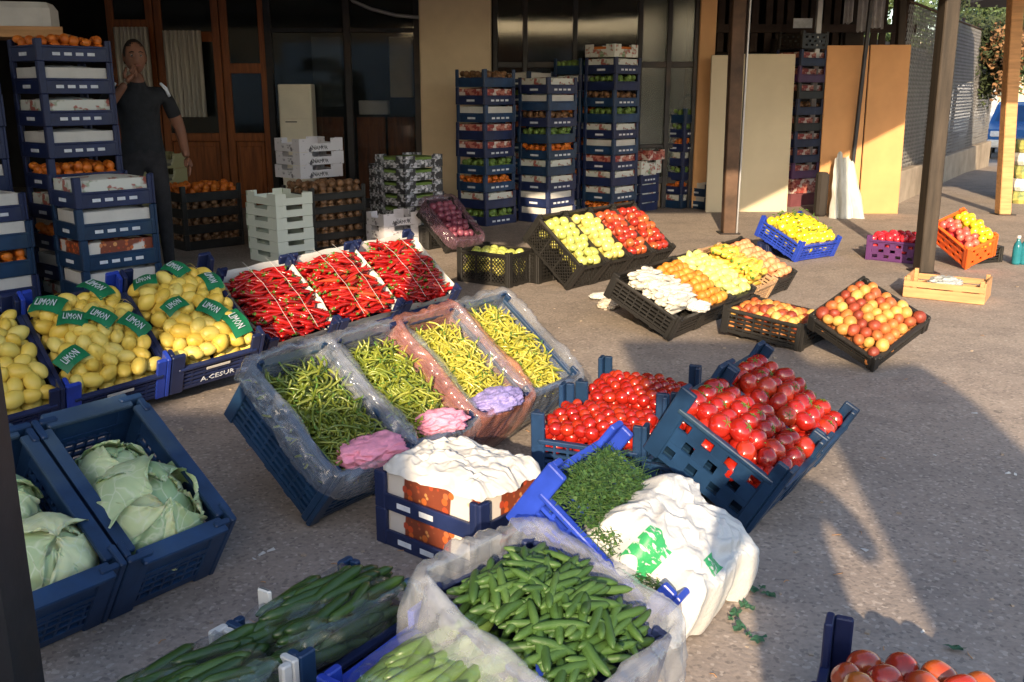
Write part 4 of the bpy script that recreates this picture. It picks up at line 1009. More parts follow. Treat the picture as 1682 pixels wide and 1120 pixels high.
def leaf_mesh(r, seed, open_=0.0, span=1.5, n=26):
    """a cupped leaf wrapped on a sphere of radius r, rim frilled, opening outward by open_"""
    vs=[]; fs=[]
    for j in range(n+1):
        for i in range(n+1):
            u = (i/n*2-1); v = j/n
            lat = -.55+v*(1.55+.25*(1-u*u)); lon = u*span*(.35+.65*math.sin(math.pi*min(1,v*.9+.1))**.6)
            edge = max(abs(u), (v-.5)*2)**4
            rr = r*(1+.05*noise.noise(Vector((u*3,v*3,seed)))+open_*v**2*.9+edge*(.06+.16*noise.noise(Vector((u*6,v*6,seed+4)))))
            rr += r*.04*math.exp(-(u*11)**2)*(1.2-v)+r*.018*math.exp(-(math.sin(abs(u)*5.5-v*4.5)*5)**2)*(1-edge)
            p = Vector((rr*math.cos(lat)*math.sin(lon), -rr*math.cos(lat)*math.cos(lon), rr*math.sin(lat)))
            vs.append(p)
    for j in range(n):
        for i in range(n): a=j*(n+1)+i; fs.append((a,a+1,a+n+2,a+n+1))
    return MB().add(vs,fs,0,True).mesh('leaf', M_cab)
def cabbage(M, r, label, group, opens=3, seed=0):
    e = put('cabbage', proto_round('cabbage_head', r*.95, M_cab, .86, 3, .0, 28, 18, seed), M, None, label, 'cabbage', group)
    r2 = random.Random(seed)
    for k in range(8):
        put('leaf', leaf_mesh(r*(.97+.012*k), seed+k*3, .0 if k < 8-opens else r2.uniform(.15,.35), r2.uniform(.8,1.15)), Matrix.Rotation(k*2.4+seed,4,'Z') @ Matrix.Rotation(r2.uniform(-.5,.35),4,'X') @ Matrix.Diagonal((1,1,.86,1)), e)
    return e
for i, F in enumerate(GF):
    crate(F, .352, .548, .27, 'deep', M_teal2, ['deep blue crate of cabbages half hidden by the dark steel post', 'deep blue crate with a large pale cabbage, slotted lower walls'][i], hw=.262, tabs=.004, post=.07, rimw=.045, group='deep cabbage crates')
    prop(F, .548, .32, .2, M_teal2, ['worn crate propping up the half hidden cabbage crate','worn crate propping up the pale cabbage crate'][i], 33)
cabbage(GF[1] @ T(.175,.185,.155) @ Matrix.Rotation(.5,4,'X'), .158, 'large pale green cabbage with loose outer leaves in the deep blue crate', None, 5, 2)
cabbage(GF[1] @ T(.19,.36,.12) @ Matrix.Rotation(.2,4,'X'), .11, 'smaller cabbage tucked behind the large pale cabbage', None, 2, 11)
cabbage(GF[0] @ T(.22,.15,.16), .125, 'veined cabbage at the low end of the half hidden crate', None, 1, 5)
cabbage(GF[0] @ T(.20,.38,.13), .105, 'cabbage at the raised end of the half hidden crate', None, 2, 7)

# ================================================================== paper topped cartons in navy crates
KF = frame(-.449, 2.925, -39.1)
for k in range(2):
    F = KF @ T(0,0,k*.128)
    e = empty('stacked_crate', F, ['lower low navy crate under the paper topped carton','upper low navy crate holding the paper topped carton'][k], 'crate', 'navy crates of printed cartons')
    W, L = .456, .332
    for nm, bx in (('base',(.004,W-.004,.004,L-.004,0,.012)),('side_panel',(.03,W-.03,0,.012,0,.055)),('side_panel',(.03,W-.03,L-.012,L,0,.055)),('end_panel',(0,.012,.03,L-.03,0,.055)),('end_panel',(W-.012,W,.03,L-.03,0,.055))):
        part(nm, MB().cbox(*bx, .003), M_blue, e)
    pm = MB().cbox(-.003,.045,-.003,.016,0,.1275,.004).cbox(-.002,.017,.0165,.045,0,.126,.004).mesh('corner_post', M_blue)
    for (x,y,a) in ((0,0,0),(W,0,90),(W,L,180),(0,L,270)): put('corner_post', pm, T(x,y,0)@Matrix.Rotation(R(a),4,'Z'), e)
    for mx in (.10,.20): put('printed_mark', MB().box(mx,mx+.06,-.002,-.0005,.018,.036).mesh('mark', M_print), None, e)
    c = carton(F @ T(.02,.02,.014), W-.04, L-.04, .125 if k else .108, P_tom, ['tomato printed carton in the lower navy crate','tomato printed carton in the upper navy crate, paper over its top'][k], 'tomato printed cartons', cut=False)
crumple(KF @ T(-.005,-.005,.282), .475, .35, .03, M_paper, 'crumpled white paper sheet covering the tomato printed carton', 'paper_sheet', 'paper', 4, .026, .05, 7, dome=1.0, droop=.02)

# ================================================================== herbs with white sack
HF = frame(.31, 2.27, 56.8, 36, 0, 0)
crate(HF, .43, .487, .19, 'slot', M_bright, 'tilted royal blue crate of green herbs under a white sack', hw=.15, tabs=.05, post=.06, tabmat=M_bright)
prop(HF, .487, .38, .2, M_blue, 'navy crate propping up the herb crate', 36)
def herb_mass(F, W, L, z, n, mat, name, label, seed, mound=.05, size=.012, stems=True, y0=0):
    r2 = random.Random(seed); mb = MB()
    for k in range(n):
        x, y = r2.uniform(.03,W-.03), r2.uniform(.03+L*y0,L-.03); h = z+mound*math.sin(math.pi*x/W)**.6*math.sin(math.pi*y/L)**.6+r2.uniform(-.03,.012)
        a = r2.gauss(-.3,.7); t = r2.gauss(.1,.3); d = Vector((math.cos(a)*math.cos(t), math.sin(a)*math.cos(t), math.sin(t))); p = Vector((x,y,h)); s_ = d.cross(Vector((0,0,1))).normalized()
        if k % 3 == 0 and stems: mb.tube([p-d*.04, p+d*.01, p+d*.045+Vector((0,0,.004))], [.0011,.001,.0006], 3)
        else:
            l = size*r2.uniform(.7,1.5); up = Vector((r2.uniform(-.4,.4),r2.uniform(-.4,.4),1)).normalized(); s2 = d.cross(up).normalized()
            mb.add([p, p+d*l*.5+s2*l*.4, p+d*l, p+d*l*.5-s2*l*.4], [(0,1,2,3)])
    return put(name, mb.mesh(name, mat), F, label=label, kind='stuff')
M_herb = heap('herb_leaves', [(.25,(.015,.045,.008)),(.55,(.035,.09,.015)),(.8,(.11,.17,.035))], 60, .55)
herb_mass(HF, .43, .487, .155, 5200, M_herb, 'herbs', 'dark green herbs heaped in the royal blue crate', 5)
def sack_mat():
    m, nt, b = new_mat('printed_white_sack')
    tc = nt.nodes.new('ShaderNodeTexCoord'); sp = nt.nodes.new('ShaderNodeSeparateXYZ'); nt.links.new(tc.outputs['Object'], sp.inputs[0])
    def band(sock, a, b_):
        g = nt.nodes.new('ShaderNodeMath'); g.operation='GREATER_THAN'; nt.links.new(sock, g.inputs[0]); g.inputs[1].default_value=a
        l = nt.nodes.new('ShaderNodeMath'); l.operation='LESS_THAN'; nt.links.new(sock, l.inputs[0]); l.inputs[1].default_value=b_
        mm = nt.nodes.new('ShaderNodeMath'); mm.operation='MULTIPLY'; nt.links.new(g.outputs[0], mm.inputs[0]); nt.links.new(l.outputs[0], mm.inputs[1]); return mm.outputs[0]
    a = nt.nodes.new('ShaderNodeMath'); a.operation='MULTIPLY'; nt.links.new(band(sp.outputs[0], .01,.085), a.inputs[0]); nt.links.new(band(sp.outputs[1], .20,.29), a.inputs[1])
    a2 = nt.nodes.new('ShaderNodeMath'); a2.operation='MULTIPLY'; nt.links.new(band(sp.outputs[0], .14,.20), a2.inputs[0]); nt.links.new(band(sp.outputs[1], .08,.13), a2.inputs[1])
    ad = nt.nodes.new('ShaderNodeMath'); ad.operation='MAXIMUM'; nt.links.new(a.outputs[0], ad.inputs[0]); nt.links.new(a2.outputs[0], ad.inputs[1])
    spk = ramp(nt, tex(nt, 70, 3, stretch=(1,.25,1)), [(.38,(0,0,0)),(.44,(1,1,1))]); f = mixc(nt, 1.0, ad.outputs[0], spk, 'MULTIPLY')
    nt.links.new(mixc(nt, f, (.52,.52,.51), (.03,.30,.10)), b.inputs['Base Color']); b.inputs['Roughness'].default_value=.38
    bump(nt, b, tex(nt, 22, 6, rough=.7), .5, .01); return m
M_sack = sack_mat()
def sack_shape(u, v, x, y, z):
    m_ = max(abs(u), abs(v))
    if m_ > .72: z -= .10*((m_-.72)/.28)**1.3
    return x, y, z
crumple(HF @ T(.02,-.10,.185), .50, .42, .085, M_sack, 'crumpled white plastic sack with green print thrown over the herb crate', 'white_sack', 'sack', 9, .026, .12, 6, 100, 100, .5, 0, sack_shape)

# ================================================================== short cucumbers in milky bag
UF = frame(.085, 1.79, 46.5, 14, 0, .03)
crate(UF, .394, .462, .154, 'slot', M_blue, 'navy crate of short cucumbers lined with a milky bag', hw=.14, tabs=.01)
cup = [proto_tube('cucumber', m_cuc, .13, [(0,.004),(.07,.0092),(.4,.0115),(.8,.0105),(.95,.007),(1,.003)], b, .05, 9, 9, s+3) for s, b in enumerate((.15,.35,-.25,.5))]
fill_long(UF @ T(.02,.02,0), .36, .42, .150, 125, cup, m_cuch, 220, 'cucumber', 'short green cucumber heaped in the milky lined crate', 'cucumber', 'cucumbers in the milky lined crate', 130, ang=.1, spread=.6, mound=.05, m=.03, thick=.03)
drape(UF @ T(-.01,-.01,0), .414, .482, .16, F_milky, 'milky white plastic bag opened around the short cucumbers', 21, inner=.035, up=.045, out=.03, drop=.20, wr=.014)

# ================================================================== long dark cucumbers under cling film
dkp = [proto_tube('long_cucumber', m_dk, .17, [(0,.006),(.06,.014),(.5,.0165),(.9,.014),(1,.004)], b, .03, 9, 8, s+8) for s, b in enumerate((.05,.15,-.1))]
zup = [proto_tube('courgette', m_zu, .17, [(0,.008),(.06,.014),(.5,.0175),(.92,.015),(1,.005)], b, .03, 8, 8, s+8) for s, b in enumerate((.05,.15,-.1))]
fa = Matrix.Rotation(0,4,'Z')
FA = frame(-.70, 2.09, -35); dv = FA.to_3x3() @ Vector((0,-.43,0)); FB = T(*dv) @ FA
for i, F in enumerate((FA, FB)):
    crate(F, .27, .42, .15, 'slot', M_blue if i == 0 else M_teal, ['navy crate of long dark cucumbers beside the printed cartons','teal crate of long dark cucumbers in the near corner'][i], hw=.11, tabs=.05, tabmat=M_teal2 if i == 0 else M_white, group='cling wrapped cucumber crates')
    fill_long(F, .27, .42, .135, 46, dkp, m_dkh, 70, 'long_cucumber', ['long dark cucumber under film beside the printed cartons','long dark cucumber under film in the near corner crate'][i], 'cucumber', ['long cucumbers beside the printed cartons','long cucumbers in the near corner crate'][i], 140+i, ang=1.42, spread=.16, mound=.06, m=.045, thick=.035)
    crumple(F @ T(-.005,-.005,.165), .28, .43, .055, F_thin, ['thin cling film over the long cucumbers by the cartons','thin cling film over the long cucumbers in the near corner'][i], 'cling_film', 'film', 30+i, .02, .03, 6, 30, 30, .5, .03)
put('white_tab', MB().cbox(0,.045,0,.012,0,.09,.005).mesh('tab', M_white), frame(*gp(424,1012,.16).xy, -30, 0,0, .15), label='white plastic stacking tab beside the blue tab of the cucumber crate', cat='tab')
FC = frame(-.425, 1.86, -35, 3)
crate(FC, .40, .36, .15, 'slot', M_bright, 'royal blue crate of pale courgettes wrapped in film', hw=.155, tabs=.06, post=.06, rimw=.045, tabmat=M_bright)
FCb = T(*(FC.to_3x3() @ Vector((0,-.40,0)))) @ FC
crate(FCb, .40, .39, .15, 'slot', M_blue, 'navy crate of pale courgettes at the bottom edge of the picture', hw=.12, tabs=.03)
for i, F in enumerate((FC, FCb)):
    fill_long(F, .40, .36, .14, 34, zup, m_zuh, 50, 'courgette', ['pale green courgette in the royal blue crate','pale green courgette in the navy crate at the bottom edge'][i], 'courgette', ['courgettes in the royal blue crate','courgettes in the bottom edge crate'][i], 150+i, ang=1.35, spread=.18, mound=.05, m=.06, thick=.025)
    crumple(F @ T(.02,.02,.175), .36, .33, .05, F_thin, ['cling film over the courgettes in the royal blue crate','cling film over the courgettes at the bottom edge'][i], 'cling_film', 'film', 35+i, .02, .03, 6, 30, 30, .5, .03)

# ================================================================== half ripe tomatoes at the bottom edge
NF = frame(.615, 1.755, -24, 0); 
crate(NF, .5, .36, .16, 'slot', M_blue, 'navy crate of half ripe tomatoes at the bottom edge of the picture', hw=.11, tabs=.07, post=.06)
fill_round(NF,   .5, .36, .140, .080, [proto_round('tomato', .046, m_tomn, .88, 4, .1, 24, 14, s) for s in range(3)], m_tomh, 'tomato', 'half ripe orange tomato in the bottom edge crate', 'tomato', 'half ripe tomatoes', 160, .04, .03)

# ================================================================== black crates of apples
AF = row_frames(.404, 7.065, 48.8, 38.6, .321, 4)
ad = ['green apple crate nearest the camera', 'yellow apple crate', 'red apple crate beside the yellow ones', 'red apple crate ending the row']
am = [m_ga, m_ya, m_ra, m_ra]
for i, F in enumerate(AF):
    crate(F, .321, .557, .25, 'diamond', M_black, 'tilted black lattice crate, '+ad[i], hw=.24, tabs=.01, group='tilted black apple crates')
    fill_round(F, .321, .557, .22, .078, [proto_round('apple', .041, am[i], .9, 4, .14, 14, 9, s) for s in range(2)], m_appleh if i < 2 else m_rappleh, 'apple', 'apple heaped in the '+ad[i], 'apple', 'apples in the '+ad[i], 170+i, .045, .03)
    prop(F, .557, .29, .2, M_black, 'black crate propping the '+ad[i], 38)
BF = frame(-.435, 7.449, -35.6)
crate(BF, .516, .378, .26, 'diamond', M_black, 'level black lattice crate of quinces behind the chilies', hw=.25, tabs=.01)
fill_round(BF, .516, .378, .20, .078, [proto_round('quince', .042, m_ga, .95, 4, .1, 14, 9, s) for s in range(2)], m_appleh, 'quince', 'yellow green quince in the level black lattice crate', 'quince', 'quinces', 180, .03, .03)
# purple netting bag in a tilted crate by the cartons
QF = frame(-.62, 8.75, 48, 40, 0, .0)
crate(QF, .36, .5, .2, 'slot', M_black, 'tilted black crate of purple onions beside the printed cartons', hw=.18, tabs=.01)
m_on = fruit('purple_onion_skin', [(0,(.12,.02,.05)),(1,(.30,.09,.13))], .35, .5, 20, .2); 
fill_round(QF, .36, .5, .17, .07, [proto_round('onion', .036, m_on, .9, 5, -.1, 12, 8, s) for s in range(2)], m_on, 'onion', 'purple onion in the tilted black crate', 'onion', 'purple onions', 185, .04, .03)
drape(QF, .36, .5, .19, film('violet_film', (.35,.18,.26), .15, .6), 'violet net wrap around the tilted crate of onions', 25, up=.02, drop=.1)
prop(QF, .5, .32, .2, M_black, 'black crate propping the purple onions', 40)

# ================================================================== row of white radishes, apricots, pears, peppers
WF = row_frames(.931, 5.53, 53.7, 25.8, .385, 5, .008)
rap = [proto_tube('white_radish', m_rad, .17, [(0,.008),(.08,.0165),(.35,.018),(.8,.009),(1,.002)], b, .05, 9, 9, s+2, .0) for s, b in enumerate((.1,.3,-.2))]
wd = ['black crate of white radishes','black crate of apricots','black crate of pale pears','cardboard tray of golden peppers','crate of salmon peaches']
for i, F in enumerate(WF):
    crate(F, .385, .508, .155, 'slot' if i < 3 else 'slot', M_black if i != 3 else M_cart, 'tilted '+wd[i]+' in the sunlit row', hw=.145, tabs=.012, group='sunlit row of tilted crates')
    if i: prop(F, .508, .35, .2, M_black, 'black crate propping the '+wd[i], 25)
fill_long(WF[0] @ T(.015,.015,0), .36, .48, .155, 64, rap, m_radh, 160, 'white_radish', 'white radish laid in the sunlit row', 'radish', 'white radishes', 190, ang=-.15, spread=.14, mound=.05, m=.07, thick=.025)
wad(WF[0] @ Vector((.30,.03,.17)), .05, M_paper, 'white paper scrap at the low end of the radish crate', 'paper_scrap', 'paper', 8, .6, 20)
fill_round(WF[1], .385, .508, .14, .062, [proto_round('apricot', .033, m_ora, .95, 2, .06, 14, 9, s) for s in range(2)], m_orah, 'apricot', 'orange apricot heaped beside the white radishes', 'apricot', 'apricots', 191, .055, .02)
fill_round(WF[2], .385, .508, .14, .06, [proto_lemon('pear', m_pg, .027, .038, s) for s in range(2)], m_pgh, 'pear', 'pale green pear heaped between apricots and golden peppers', 'pear', 'pears', 192, .055, .02, upright=0)
gop = [proto_tube('golden_pepper', m_yg, .15, [(0,.010),(.1,.022),(.4,.023),(.8,.014),(1,.004)], b, .06, 9, 9, s+2, .02) for s, b in enumerate((.2,.4,-.3))]
fill_long(WF[3] @ T(.015,.015,0), .36, .48, .15, 46, gop, m_ygh, 44, 'golden_pepper', 'long golden pepper in the cardboard tray', 'pepper', 'golden peppers', 193, ang=-.1, spread=.35, mound=.05, m=.06, thick=.03)
fill_round(WF[4], .385, .508, .14, .064, [proto_round('peach', .034, m_sal, .95, 2, .06, 14, 9, s) for s in range(2)], m_salh, 'peach', 'salmon coloured peach beside the golden peppers', 'peach', 'salmon peaches', 194, .04, .02)
wad(gp(1002,498,.03), .075, plain('pale_rag', (.62,.55,.45), .8), 'pale rag bunched under the radish crate', 'rag', 'rag', 6, .4, 60)
wad(gp(985,486,.03), .05, M_paper, 'white scrap lying beside the radish crate', 'plastic_scrap', 'plastic', 7, .4, 10)
# yellow peppers in blue crate
YFm = frame(2.47, 8.30, 35.6, 22, 0, 0)
crate(YFm, .56, .50, .17, 'slot', M_bright, 'tilted blue crate heaped with yellow peppers', hw=.16, tabs=.03, rimw=.024)
prop(YFm, .5, .5, .2, M_blue, 'navy crate propping the yellow peppers', 22)
fill_round(YFm, .56, .50, .16, .07, [proto_round('yellow_pepper', .038, m_yl, 1.15, 4, .16, 14, 9, s) for s in range(3)], m_ylh, 'yellow_pepper', 'yellow pepper heaped in the tilted blue crate', 'pepper', 'yellow peppers', 195, .07, .015, upright=.1)
r2 = random.Random(5); mb = MB()
for k in range(60):
    p = Vector((r2.uniform(.05,.5), r2.uniform(.03,.46), .235+r2.uniform(0,.03))); a = r2.uniform(0,6.28); d = Vector((math.cos(a),math.sin(a),.3)); mb.tube([p, p+d*.02, p+d*.035], [.005,.004,.003], 5)
put('pepper_stems', mb.mesh('stems', M_stalk), YFm, label='green stems poking out among the yellow peppers', kind='stuff')
# peaches
G1 = frame(1.914, 4.895, 39.9, 21.8, -25.3, 0); G2 = frame(1.654, 5.308, 51.6, 5, 0, 0)
pep = [proto_round('peach', .034, m_pea, .93, 2, .1, 14, 9, s) for s in range(3)]
crate(G1, .459, .445, .10, 'slot', M_black, 'shallow black crate of blushed peaches tipped on one corner', hw=.095, tabs=.01)
fill_round(G1, .459, .445, .095, .060, pep, m_peah, 'peach', 'blushed peach in the crate tipped on one corner', 'peach', 'peaches in the tipped crate', 200, .045, .015)
crate(G2, .433, .508, .155, 'slot', M_black, 'black crate of blushed peaches behind the tipped one', hw=.15, tabs=.012)
fill_round(G2, .433, .508, .12, .060, pep, m_peah, 'peach', 'blushed peach in the level black crate', 'peach', 'peaches in the level crate', 201, .035, .02)
crate(frame(2.02, 5.42, 40, 0), .36, .3, .16, 'slot', M_black, 'black crate propping the tipped peaches', tabs=0)
# orange crate
OF = frame(3.795, 7.924, 23.4, 26.1, -25.5, 0)
crate(OF, .30, .422, .231, 'window', M_orange, 'tilted orange crate heaped with pink and yellow peppers', hw=.215, tabs=.01)
crate(frame(4.03, 8.2, 23, 0), .3, .26, .14, 'slot', M_black, 'black crate propping the orange crate', tabs=0)
m_pk = fruit('pink_pepper_skin', [(0,(.55,.06,.07)),(1,(.68,.18,.12))], .3, .4, 10, .05, coat=.3)
fill_round(OF, .18, .422, .21, .06, [proto_round('pink_pepper', .034, m_pk, 1.1, 4, .1, 12, 8, s) for s in range(2)], m_rph, 'pink_pepper', 'pink pepper in the tilted orange crate', 'pepper', 'pink peppers', 202, .04, .02)
fill_round(OF @ T(.14,0,0), .16, .422, .22, .06, [proto_round('yellow_pepper', .034, m_yl, 1.1, 4, .1, 12, 8, s) for s in range(2)], m_ylh, 'yellow_pepper', 'yellow pepper in the tilted orange crate', 'pepper', 'yellow peppers in the orange crate', 203, .04, .01)
RF = frame(3.145, 8.455, -39)
crate(RF, .466, .345, .20, 'window', M_purple, 'level purple crate of crimson peppers beside the weathered post', hw=.18, tabs=.02)
fill_round(RF, .466, .345, .175, .066, [proto_round('crimson_pepper', .036, m_rp, 1.1, 4, .14, 12, 8, s) for s in range(2)], m_rph, 'crimson_pepper', 'crimson pepper in the level purple crate', 'pepper', 'crimson peppers', 204, .05, .02)
# wooden box
XF = frame(2.843, 6.836, -32.1); W, L = .541, .362
e = empty('wooden_box', XF, 'open pale wooden box standing before the weathered post', 'box')
for nm, bx in (('side_slat',(.0,W,0,.01,.005,.075)),('side_slat',(.0,W,0,.01,.083,.125)),('side_slat',(0,W,L-.01,L,.005,.075)),('side_slat',(0,W,L-.01,L,.083,.125)),('end_board',(0,.012,.0105,L-.0105,.005,.15)),('end_board',(W-.012,W,.0105,L-.0105,.005,.15)),('corner_block',(.013,.04,.0105,.04,.01,.165)),('corner_block',(W-.04,W-.013,.0105,.04,.01,.165)),('corner_block',(.013,.04,L-.04,L-.0105,.01,.165)),('corner_block',(W-.04,W-.013,L-.04,L-.0105,.01,.165))):
    part(nm, MB().cbox(*bx, .002), M_wood2, e)
for k in range(5): part('floor_slat', MB().cbox(.013, W-.013, .012+k*.069, .07+k*.069, 0, .006, .002), M_wood2, e)
wad(XF @ Vector((.25,.17,.10)), .085, plain('grey_plastic_scrap', (.34,.36,.36), .4, .5, 14), 'grey white plastic scraps lying in the wooden box', 'plastic_scrap', 'plastic', 12, .5, 20)
for k, u in enumerate((1668, 1680)):
    q = gp(u, 434); b_ = empty('bottle', T(q.x, q.y, 0), ['teal plastic bottle standing nearer the orange crate','teal plastic bottle at the very edge of the picture'][k], 'bottle')
    part('body', MB().lathe([(.001,0),(.035,.002),(.037,.02),(.037,.15),(.03,.18),(.014,.205),(.013,.23)], 14), plain('teal_bottle', (.02,.16,.2), .15, .2, 8, bstr=0), b_); part('cap', MB().lathe([(.016,.228),(.016,.25),(.001,.25)], 12), M_white, b_)
# striped sacks at right
M_str = heap('yellow_green_sack', [(.4,(.5,.46,.12)),(.6,(.10,.16,.08))], 6)
for k in range(5):
    q = gp(1668, 335); put('sack', MB().cbox(-.02,.8,0,.5,0,.16,.05).mesh('sack', M_white if k % 2 else M_str), T(q.x, q.y, k*.168), label=(f'{ordn[4-k]} sack from the top of the striped pile beyond the pale post' if k < 4 else 'topmost sack of the striped pile beyond the pale post'), cat='sack', group='striped pile of sacks')
# white sheet against orange board
vs=[];fs=[]
q0 = yp(1366, 300, 11.4); q1 = yp(1418, 300, 11.4)
for i in range(81):
    t = i/80; cx_ = (q0.x+q1.x)/2; hw_ = (q1.x-q0.x)/2
    for j in range(15):
        s_ = j/14; fold = abs(math.sin(t*9.5+.8*math.sin(t*5)+s_*.7))**.6
        top = .70-.10*abs(2*t-1)**2.2+.05*noise.noise(Vector((t*7,2,0)))+.07*(t < .35)
        xx = cx_+(2*t-1)*hw_*(1.08-.42*s_**1.3)+.02*noise.noise(Vector((t*9,s_*4,0))); yy = 11.36+.20*s_-.085*fold*(1.15-s_)
        vs.append((xx, yy, top*s_))
for i in range(80):
    for j in range(14): a=i*15+j; fs.append((a,a+15,a+16,a+1))
put('white_sheet', MB().add(vs,fs,0,True).mesh('sheet', plain('grey_white_sheet', (.50,.51,.48), .5, .12, 4, bstr=.3, dirt=(.38,.38,.33))), label='white plastic sheet draped at the foot of the orange boards', cat='sheet')
put('dark_bag', MB().cbox(0,.13,0,.16,0,.52,.03).mesh('bag', M_dark), T(yp(1345,300,11.45).x, 11.45, 0), label='slim dark bag standing beside the white sheet', cat='bag')
# bucket behind the brown post
mb = MB().lathe([(.001,.0),(.10,.0),(.13,.26),(.14,.27),(.135,.275),(.12,.26),(.09,.02),(.001,.02)], 18)
put('bucket', mb.mesh('bucket', plain('grey_bucket',(.22,.22,.22),.5)), T(gp(1206,352).x-.2, gp(1206,352).y+1.0, 0), label='grey bucket behind the rust brown post', cat='bucket')
r2 = random.Random(3)
mb = MB()
for k in range(9):
    q = gp(1225+r2.uniform(-5,25), 330+r2.uniform(-6,6)); mb.box(q.x-.06, q.x+.06, q.y-.03, q.y+.03, .0+k*.012, .01+k*.012)
put('scrap_heap', mb.mesh('scrap', M_wood2), label='small heap of wood offcuts behind the brown post', kind='stuff')

# ------------------------------------------------------------------ litter
M_leafg = plain('torn_leaf', (.03,.10,.05), .6, .4, 30)
def torn_leaf(p, s, seed):
    r2 = random.Random(seed); bm = bmesh.new(); n = 14; vs = [bm.verts.new((0,0,.012))]
    for i in range(n):
        a = 6.283*i/n; r = s*r2.uniform(.45,1.0); vs.append(bm.verts.new((math.cos(a)*r, math.sin(a)*r*.6, .006+r2.uniform(0,.012))))
    for i in range(n): bm.faces.new((vs[0], vs[1+i], vs[1+(i+1)%n]))
    me = bpy.data.meshes.new('torn_leaf'); bm.to_mesh(me); bm.free(); me.materials.append(M_leafg)
    return put('torn_leaf', me, T(p.x,p.y,0) @ Matrix.Rotation(r2.uniform(0,6),4,'Z'), label='torn green leaf lying on the paving before the tomato crates', cat='leaf', group='torn green leaves on the paving')
for k,(u,v,s_) in enumerate(((1235,972,.04),(1262,980,.035),(1222,998,.035),(1208,1012,.04),(1232,1003,.03),(1215,1035,.04),(1245,1055,.04),(1228,1046,.025),(1200,1022,.02),(1252,970,.02))): torn_leaf(gp(u,v), s_*.85, k)
torn_leaf(gp(1570,1070), .04, 77)
for k,(u,v) in enumerate(((1535,749),(1655,779),(1668,781),(1515,1040),(430,912),(418,920),(445,906),(1580,723),(1420,905),(1080,545),(1290,640),(1600,680))):
    s_ = rnd.uniform(.006,.016)
    put('paper_scrap', MB().add([(-s_,-s_*.5,.004),(s_,-s_*.3,.005),(s_*.8,s_*.6,.009),(-s_*.7,s_*.5,.004)], [(0,1,2,3)]).mesh('scrap', M_paper), T(*gp(u,v).xy,0) @ Matrix.Rotation(rnd.uniform(0,6),4,'Z'), label='tiny white scrap lying on the open paving', cat='scrap', group='white scraps on the paving')

r2 = random.Random(17); mb = MB(); mb2 = MB()
for k in range(260):
    q = gp(r2.uniform(80,1682), r2.uniform(400,1120)); s_ = r2.uniform(.003,.009); a = r2.uniform(0,6.28)
    if k % 3: mb.box(-s_, s_, -s_*.7, s_*.7, 0, s_*.7, 0, T(q.x,q.y,0)@Matrix.Rotation(a,4,'Z'))
    else: d = Vector((math.cos(a), math.sin(a), 0))*s_*4; mb2.tube([q+Vector((0,0,.003)), q+d*.5+Vector((0,0,.006)), q+d+Vector((d.y,-d.x,0))*.3+Vector((0,0,.003))], [.0014,.0012,.0008], 4)
put('gravel', mb.mesh('grit', M_conc), label='loose grit scattered over the paving', kind='stuff')
put('dry_stalks', mb2.mesh('stalks', M_wood2), label='dry stalks scattered over the paving', kind='stuff')

# ------------------------------------------------------------------ people
def skin_mesh(P, E, Rr, root, sub=2):
    names = list(P); me = bpy.data.meshes.new('sk'); me.from_pydata([P[n] for n in names], [(names.index(a), names.index(b)) for a, b in E], [])
    ob = bpy.data.objects.new('sk', me); C.objects.link(ob)
    md = ob.modifiers.new('s', 'SKIN'); ss = ob.modifiers.new('u', 'SUBSURF'); ss.levels = sub; ss.render_levels = sub
    for i, n in enumerate(names):
        r = Rr[n]; sv = me.skin_vertices[0].data[i]; sv.radius = r if isinstance(r, tuple) else (r, r); sv.use_root = (n == root)
    dg = bpy.context.evaluated_depsgraph_get(); dg.update(); ev = ob.evaluated_get(dg); m2 = ev.to_mesh()
    vs = [v.co.copy() for v in m2.vertices]; fs = [tuple(p.vertices) for p in m2.polygons]
    ev.to_mesh_clear(); bpy.data.objects.remove(ob); bpy.data.meshes.remove(me); return vs, fs
def hand(mb, wrist, fwd, palm_n, side, mi, curl=.5):
    """palm and five fingers; fwd along the fingers, palm_n out of the palm, side = thumb side"""
    fwd = fwd.normalized(); s_ = (side - fwd*side.dot(fwd)).normalized(); n = fwd.cross(s_).normalized(); n = n if n.dot(palm_n) > 0 else -n
    P = {'w': wrist, 'p': wrist+fwd*.045, 'k': wrist+fwd*.085}; 
    vs, fs = skin_mesh({k: tuple(v) for k, v in P.items()}, [('w','p'),('p','k')], {'w': .026, 'p': (.036,.018), 'k': (.038,.016)}, 'w', 2); mb.add(vs, fs, mi, True)
    for q, (o, ln) in enumerate(((.027,.070),(.010,.080),(-.009,.074),(-.027,.058))):
        a = wrist+fwd*.078+s_*o; p = [a]; d = fwd.copy()
        for seg in (.45,.32,.23):
            p.append(p[-1]+d*ln*seg); d = (d+n*curl).normalized()
        mb.tube(p, [.010,.0095,.0085,.006], 7, mi)
    a = wrist+fwd*.02+s_*.026; d = (fwd*.6+s_*.8).normalized(); mb.tube([a, a+d*.032, a+d*.032+(fwd*.9+n*.3).normalized()*.03, a+d*.032+(fwd*.9+n*.4).normalized()*.055], [.014,.012,.011,.008], 7, mi)
